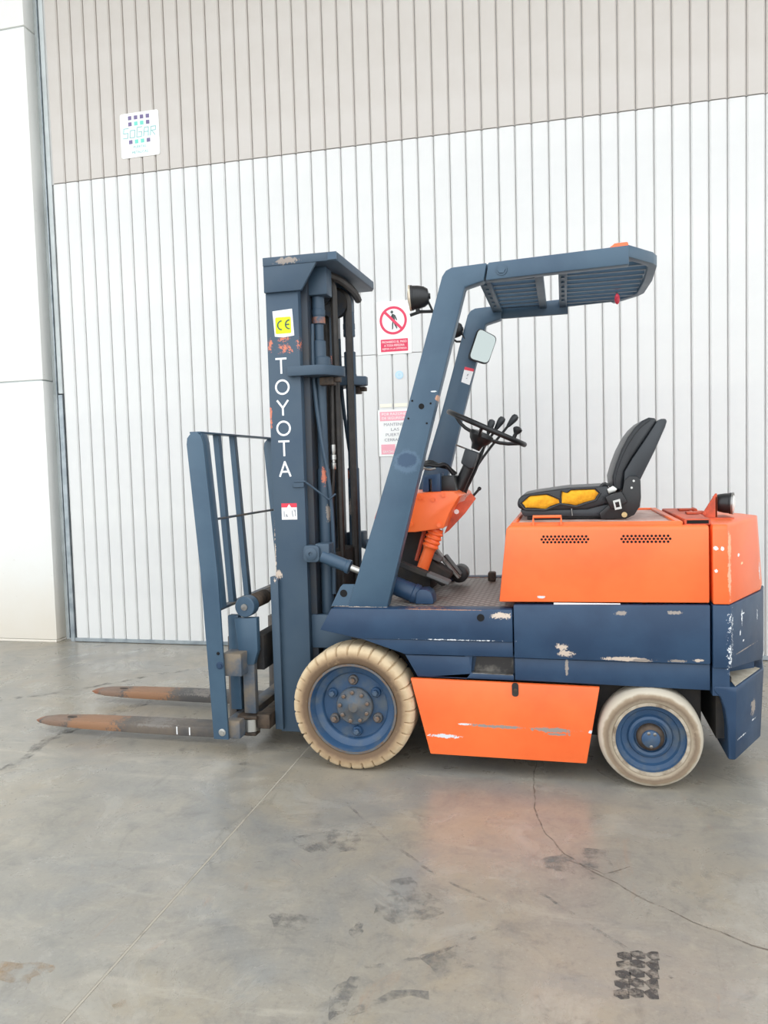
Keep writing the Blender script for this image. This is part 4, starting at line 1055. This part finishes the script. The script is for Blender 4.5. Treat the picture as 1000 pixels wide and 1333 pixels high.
strokes(wl2, 'printed_mark', [((-1.312, 1.165), (-1.312, 1.140)), ((-1.302, 1.150), (-1.302, 1.138)), ((-1.300, 1.150), (-1.294, 1.138)), ((-1.272, 1.168), (-1.268, 1.140)), ((-1.262, 1.172), (-1.255, 1.160)), ((-1.255, 1.172), (-1.255, 1.142))], .0035, ytx-.0012, M_gr)

# ---------------------------------------------------------------- carriage, backrest and forks
br = empty('load_backrest', (-1.65, 3.8, .09), parent=F)
def upright(far):
    bm = B()
    prism(bm, [(-1.648, .09), (-1.573, .09), (-1.594, .873), (-1.640, 1.50), (-1.650, 1.535), (-1.672, 1.553), (-1.70, 1.548), (-1.720, 1.525), (-1.724, 1.495), (-1.680, .873)], 3.315, 3.329)
    prism(bm, [(-1.598, .72), (-1.586, .72), (-1.594, .873), (-1.640, 1.50), (-1.652, 1.546), (-1.668, 1.546), (-1.652, 1.50), (-1.606, .873)], 3.329, 3.385)
    up_ = part(bm, 'upright', M_guardf, br, .003)
    for x, z, m_ in ((-1.601, .447, M_frame), (-1.603, .124, M_chrome), (-1.607, .505, M_hole)):
        r = .018 if m_ is not M_hole else .008
        bm = B(); lathe(bm, [(r, 0), (r, .003), (r*.6, .004), (r*.6, .009), (.002, .009)], (x, 3.3155, z), (0, -1, 0), 16); part(bm, 'bolt', m_, up_)
both(upright)
bm = B(); prism(bm, [(-1.712, 1.546), (-1.655, 1.546), (-1.655, 1.555), (-1.712, 1.555)], 3.325, 4.275); part(bm, 'top_bar', M_guardf, br, .002, 1)
for y, zb in ((3.55, .705), (3.74, .705)):
    bm = B(); prism(bm, [(-1.645, zb), (-1.615, zb), (-1.665, 1.548), (-1.695, 1.548)], y-.018, y+.018); part(bm, 'grid_bar', M_guardf, br, .002, 1)
bm = B(); tube(bm, [(-1.645, 3.34, 1.135), (-1.645, 4.27, 1.135)], .006, 8); part(bm, 'cross_rod', M_carriage, br)
bm = B(); prism(bm, [(-1.650, .698), (-1.612, .698), (-1.612, .712), (-1.650, .712)], 3.335, 4.27); part(bm, 'lower_bar', M_carriage, br, .002, 1)
car = empty('carriage', (-1.5, 3.8, .08), parent=F)
bm = B(); box(bm, -1.598, -1.50, 3.332, 4.268, .392, .50); part(bm, 'carriage_bar', M_carriage, car, .004)
bm = B(); box(bm, -1.598, -1.52, 3.332, 4.268, .09, .175); part(bm, 'carriage_bar', M_carriage, car, .004)
bm = B(); box(bm, -1.46, -1.395, 3.40, 4.20, .12, .19); part(bm, 'carriage_bar', M_rust, car, .004)
bm = B(); box(bm, -1.50, -1.44, 3.47, 4.13, .39, .56); part(bm, 'carriage_bar', M_under, car, .004)
def carr(far):
    bm = B(); lathe(bm, [(.046, 0), (.050, .004), (.050, .06), (.040, .065)], (-1.502, 3.40, .712), (0, 1, 0), 28); bs = part(bm, 'cylinder_boss', M_guardf, car)
    bm = B(); cyl(bm, (-1.502, 3.401, .712), (-1.502, 3.394, .712), .016); part(bm, 'boss_bolt', M_steel, bs)
    bm = B(); prism(bm, [(-1.562, .655), (-1.445, .660), (-1.445, .50), (-1.468, .43), (-1.530, .43), (-1.545, .50)], 3.405, 3.445); part(bm, 'fork_hanger', M_guardf, car, .004)
    bm = B(); box(bm, -1.605, -1.55, 3.43, 3.47, .20, .665); part(bm, 'side_plate', M_guardf, car, .003)
    bm = B(); box(bm, -1.528, -1.468, 3.41, 3.45, .19, .435); part(bm, 'hanger_bar', M_steel if False else M_carriage, car, .003)
    bm = B(); box(bm, -1.39, -1.35, 3.46, 3.50, .10, .85); part(bm, 'side_upright', M_mast, car, .003)
    bm = B(); cyl(bm, (-1.502, 3.43, .105), (-1.502, 3.43, .165), .044); rl = part(bm, 'side_roller', M_chrome, car)
    bm = B(); box(bm, -1.555, -1.455, 3.385, 3.47, .167, .185); part(bm, 'roller_bracket', M_rust, rl, .004)
    bm = B(); box(bm, -1.545, -1.465, 3.39, 3.45, .085, .103); part(bm, 'roller_bracket', M_rust, rl, .004)
both(carr)
bm = B()
prof = [(.034, 0)]
for i in range(14): prof += [(.037, .004+i*.012), (.032, .010+i*.012)]
prof += [(.03, .18), (.03, .63)]
lathe(bm, prof, (-1.49, 3.465, .725), (0, 1, 0), 20); part(bm, 'shift_cylinder', M_rust, car)
def fork(yc, tipx):
    fk = None
    bm = B()
    w = .058
    secs = [(tipx, .062, .060, .35), (tipx+.03, .068, .052, .6), (tipx+.10, .074, .046, .85), (tipx+.30, .080, .040, 1), (-2.1, .084, .034, 1), (-1.62, .086, .034, 1)]
    rings = [[(x, yc-w*k, zb), (x, yc+w*k, zb), (x, yc+w*k, zt), (x, yc-w*k, zt)] for x, zt, zb, k in secs]
    loft(bm, rings)
    fk = part(bm, 'fork', M_fork, F, .004)
    bm = B(); prism(bm, [(-1.66, .034), (-1.600, .034), (-1.600, .55), (-1.632, .55), (-1.640, .086), (-1.66, .086)], yc-w, yc+w); part(bm, 'fork_shank', M_fork, fk, .003)
    bm = B(); prism(bm, disc_pts(0, 0, .018, 14), 0, .001)
    for v in bm.verts: x, y, z = v.co; v.co = (tipx+.20+x*1.6, yc+.01+z*.8, .0778+y)
    part(bm, 'tip_hole', M_rust, fk, smooth=False)
    if yc < 3.8:
        for xx in (-1.93, -1.86):
            bm = B(); box(bm, xx-.003, xx+.003, yc-w-.001, yc-w+.001, .040, .080); part(bm, 'paint_tick', M_lab, fk, smooth=False)
fork(3.535, -2.78); fork(4.065, -2.80)

# ---------------------------------------------------------------- wheels
def front_wheel(far):
    w = empty('front_wheel', (-.942, 3.355 if not far else 4.245, .2835), parent=F)
    C0 = (-.942, 3.255, .2835)
    prof = [(.203, .03), (.206, .010), (.215, .003), (.245, 0), (.266, .005), (.2785, .020), (.2825, .042), (.2825, .10), (.2825, .158), (.2785, .18), (.266, .195), (.245, .2), (.215, .197), (.203, .17)]
    nl = 31; sub = 9
    def mod(k, r, t, i):
        j = i % sub
        if r > .262 and j == 0:
            if t < .1: return r-(.010 if k != 4 else .004), t+(.010 if k == 4 else .004)
            if t > .1: return r-(.010 if k != 10 else .004), t-(.010 if k == 10 else .004)
        return r, t
    bm = B(); lathe(bm, prof, C0, (0, 1, 0), nl*sub, mod, closed=True); part(bm, 'tyre', M_tyref, w)
    bm = B()
    rim = [(.202, .17), (.202, .03), (.2045, .010), (.196, .006), (.192, .012), (.184, .045), (.158, .052), (.153, .058), (.150, .072), (.12, .074), (.09, .070), (.085, .070), (.002, .070)]
    lathe(bm, rim, C0, (0, 1, 0), 64); rm = part(bm, 'rim', M_wblue, w)
    bm = B(); annulus(bm, C0[0], C0[2], .196, .2055, C0[1]+.004, C0[1]+.012, 64); part(bm, 'rim_flange', M_nut, w)
    bm = B(); lathe(bm, [(.085, .075), (.085, .050), (.080, .044), (.062, .043), (.054, .040), (.026, .030), (.020, .022), (.002, .020)], C0, (0, 1, 0), 40); hb = part(bm, 'hub', M_hub, w)
    s0 = s1 = None
    for i in range(6):
        a = math.radians(93+60*i); x, z = C0[0]+.118*math.cos(a), C0[2]+.118*math.sin(a)
        bm = B(); lathe(bm, [(.023, .075), (.023, .062), (.020, .058)], (x, C0[1], z), (0, 1, 0), 20); lathe(bm, [(.0145, .062), (.0145, .040), (.010, .036)], (x, C0[1], z), (0, 1, 0), 6); part(bm, 'wheel_nut', M_wblue if i % 2 else M_nut, w)
    for i in range(9):
        a = math.radians(15+40*i); x, z = C0[0]+.066*math.cos(a), C0[2]+.066*math.sin(a)
        bm = B(); lathe(bm, [(.0095, .048), (.0095, .033), (.006, .030)], (x, C0[1], z), (0, 1, 0), 8); part(bm, 'hub_bolt', M_nut, w)
both(front_wheel)
def rear_wheel(far):
    w = empty('rear_wheel', (.334, 3.34 if not far else 4.26, .212), parent=F)
    C0 = (.334, 3.258, .212)
    prof = [(.150, .03), (.154, .010), (.164, .004), (.180, .002), (.194, .010), (.204, .026), (.210, .05), (.211, .085), (.210, .12), (.204, .144), (.194, .16), (.164, .166), (.150, .14)]
    bm = B(); lathe(bm, prof, C0, (0, 1, 0), 72, closed=True); part(bm, 'tyre', M_tyrer, w)
    bm = B(); lathe(bm, [(.149, .14), (.149, .03), (.152, .014), (.146, .010), (.141, .018), (.138, .030), (.120, .034), (.114, .048), (.092, .052), (.086, .040), (.076, .036), (.066, .040), (.062, .050), (.002, .05)], C0, (0, 1, 0), 56); part(bm, 'rim', M_wblue, w)
    bm = B(); annulus(bm, C0[0], C0[2], .141, .1535, C0[1]+.007, C0[1]+.016, 56); part(bm, 'rim_flange', mat('dusty_flange', lin((176, 164, 146)), .7, var=lin((120, 104, 86)), vscale=18), w)
    bm = B(); lathe(bm, [(.056, .052), (.056, .034), (.050, .024), (.038, .018)], C0, (0, 1, 0), 32); hc = part(bm, 'hub_cap', M_rust, w)
    bm = B(); lathe(bm, [(.038, .020), (.036, .008), (.026, .002), (.002, -.001)], C0, (0, 1, 0), 28); part(bm, 'grease_cap', M_wblue, hc)
    for a in (60, 110, 270):
        x, z = C0[0]+.028*math.cos(math.radians(a)), C0[2]+.028*math.sin(math.radians(a))
        bm = B(); lathe(bm, [(.007, .008), (.007, .001), (.002, -.001)], (x, C0[1], z), (0, 1, 0), 10); part(bm, 'cap_screw', M_steel, hc)
both(rear_wheel)
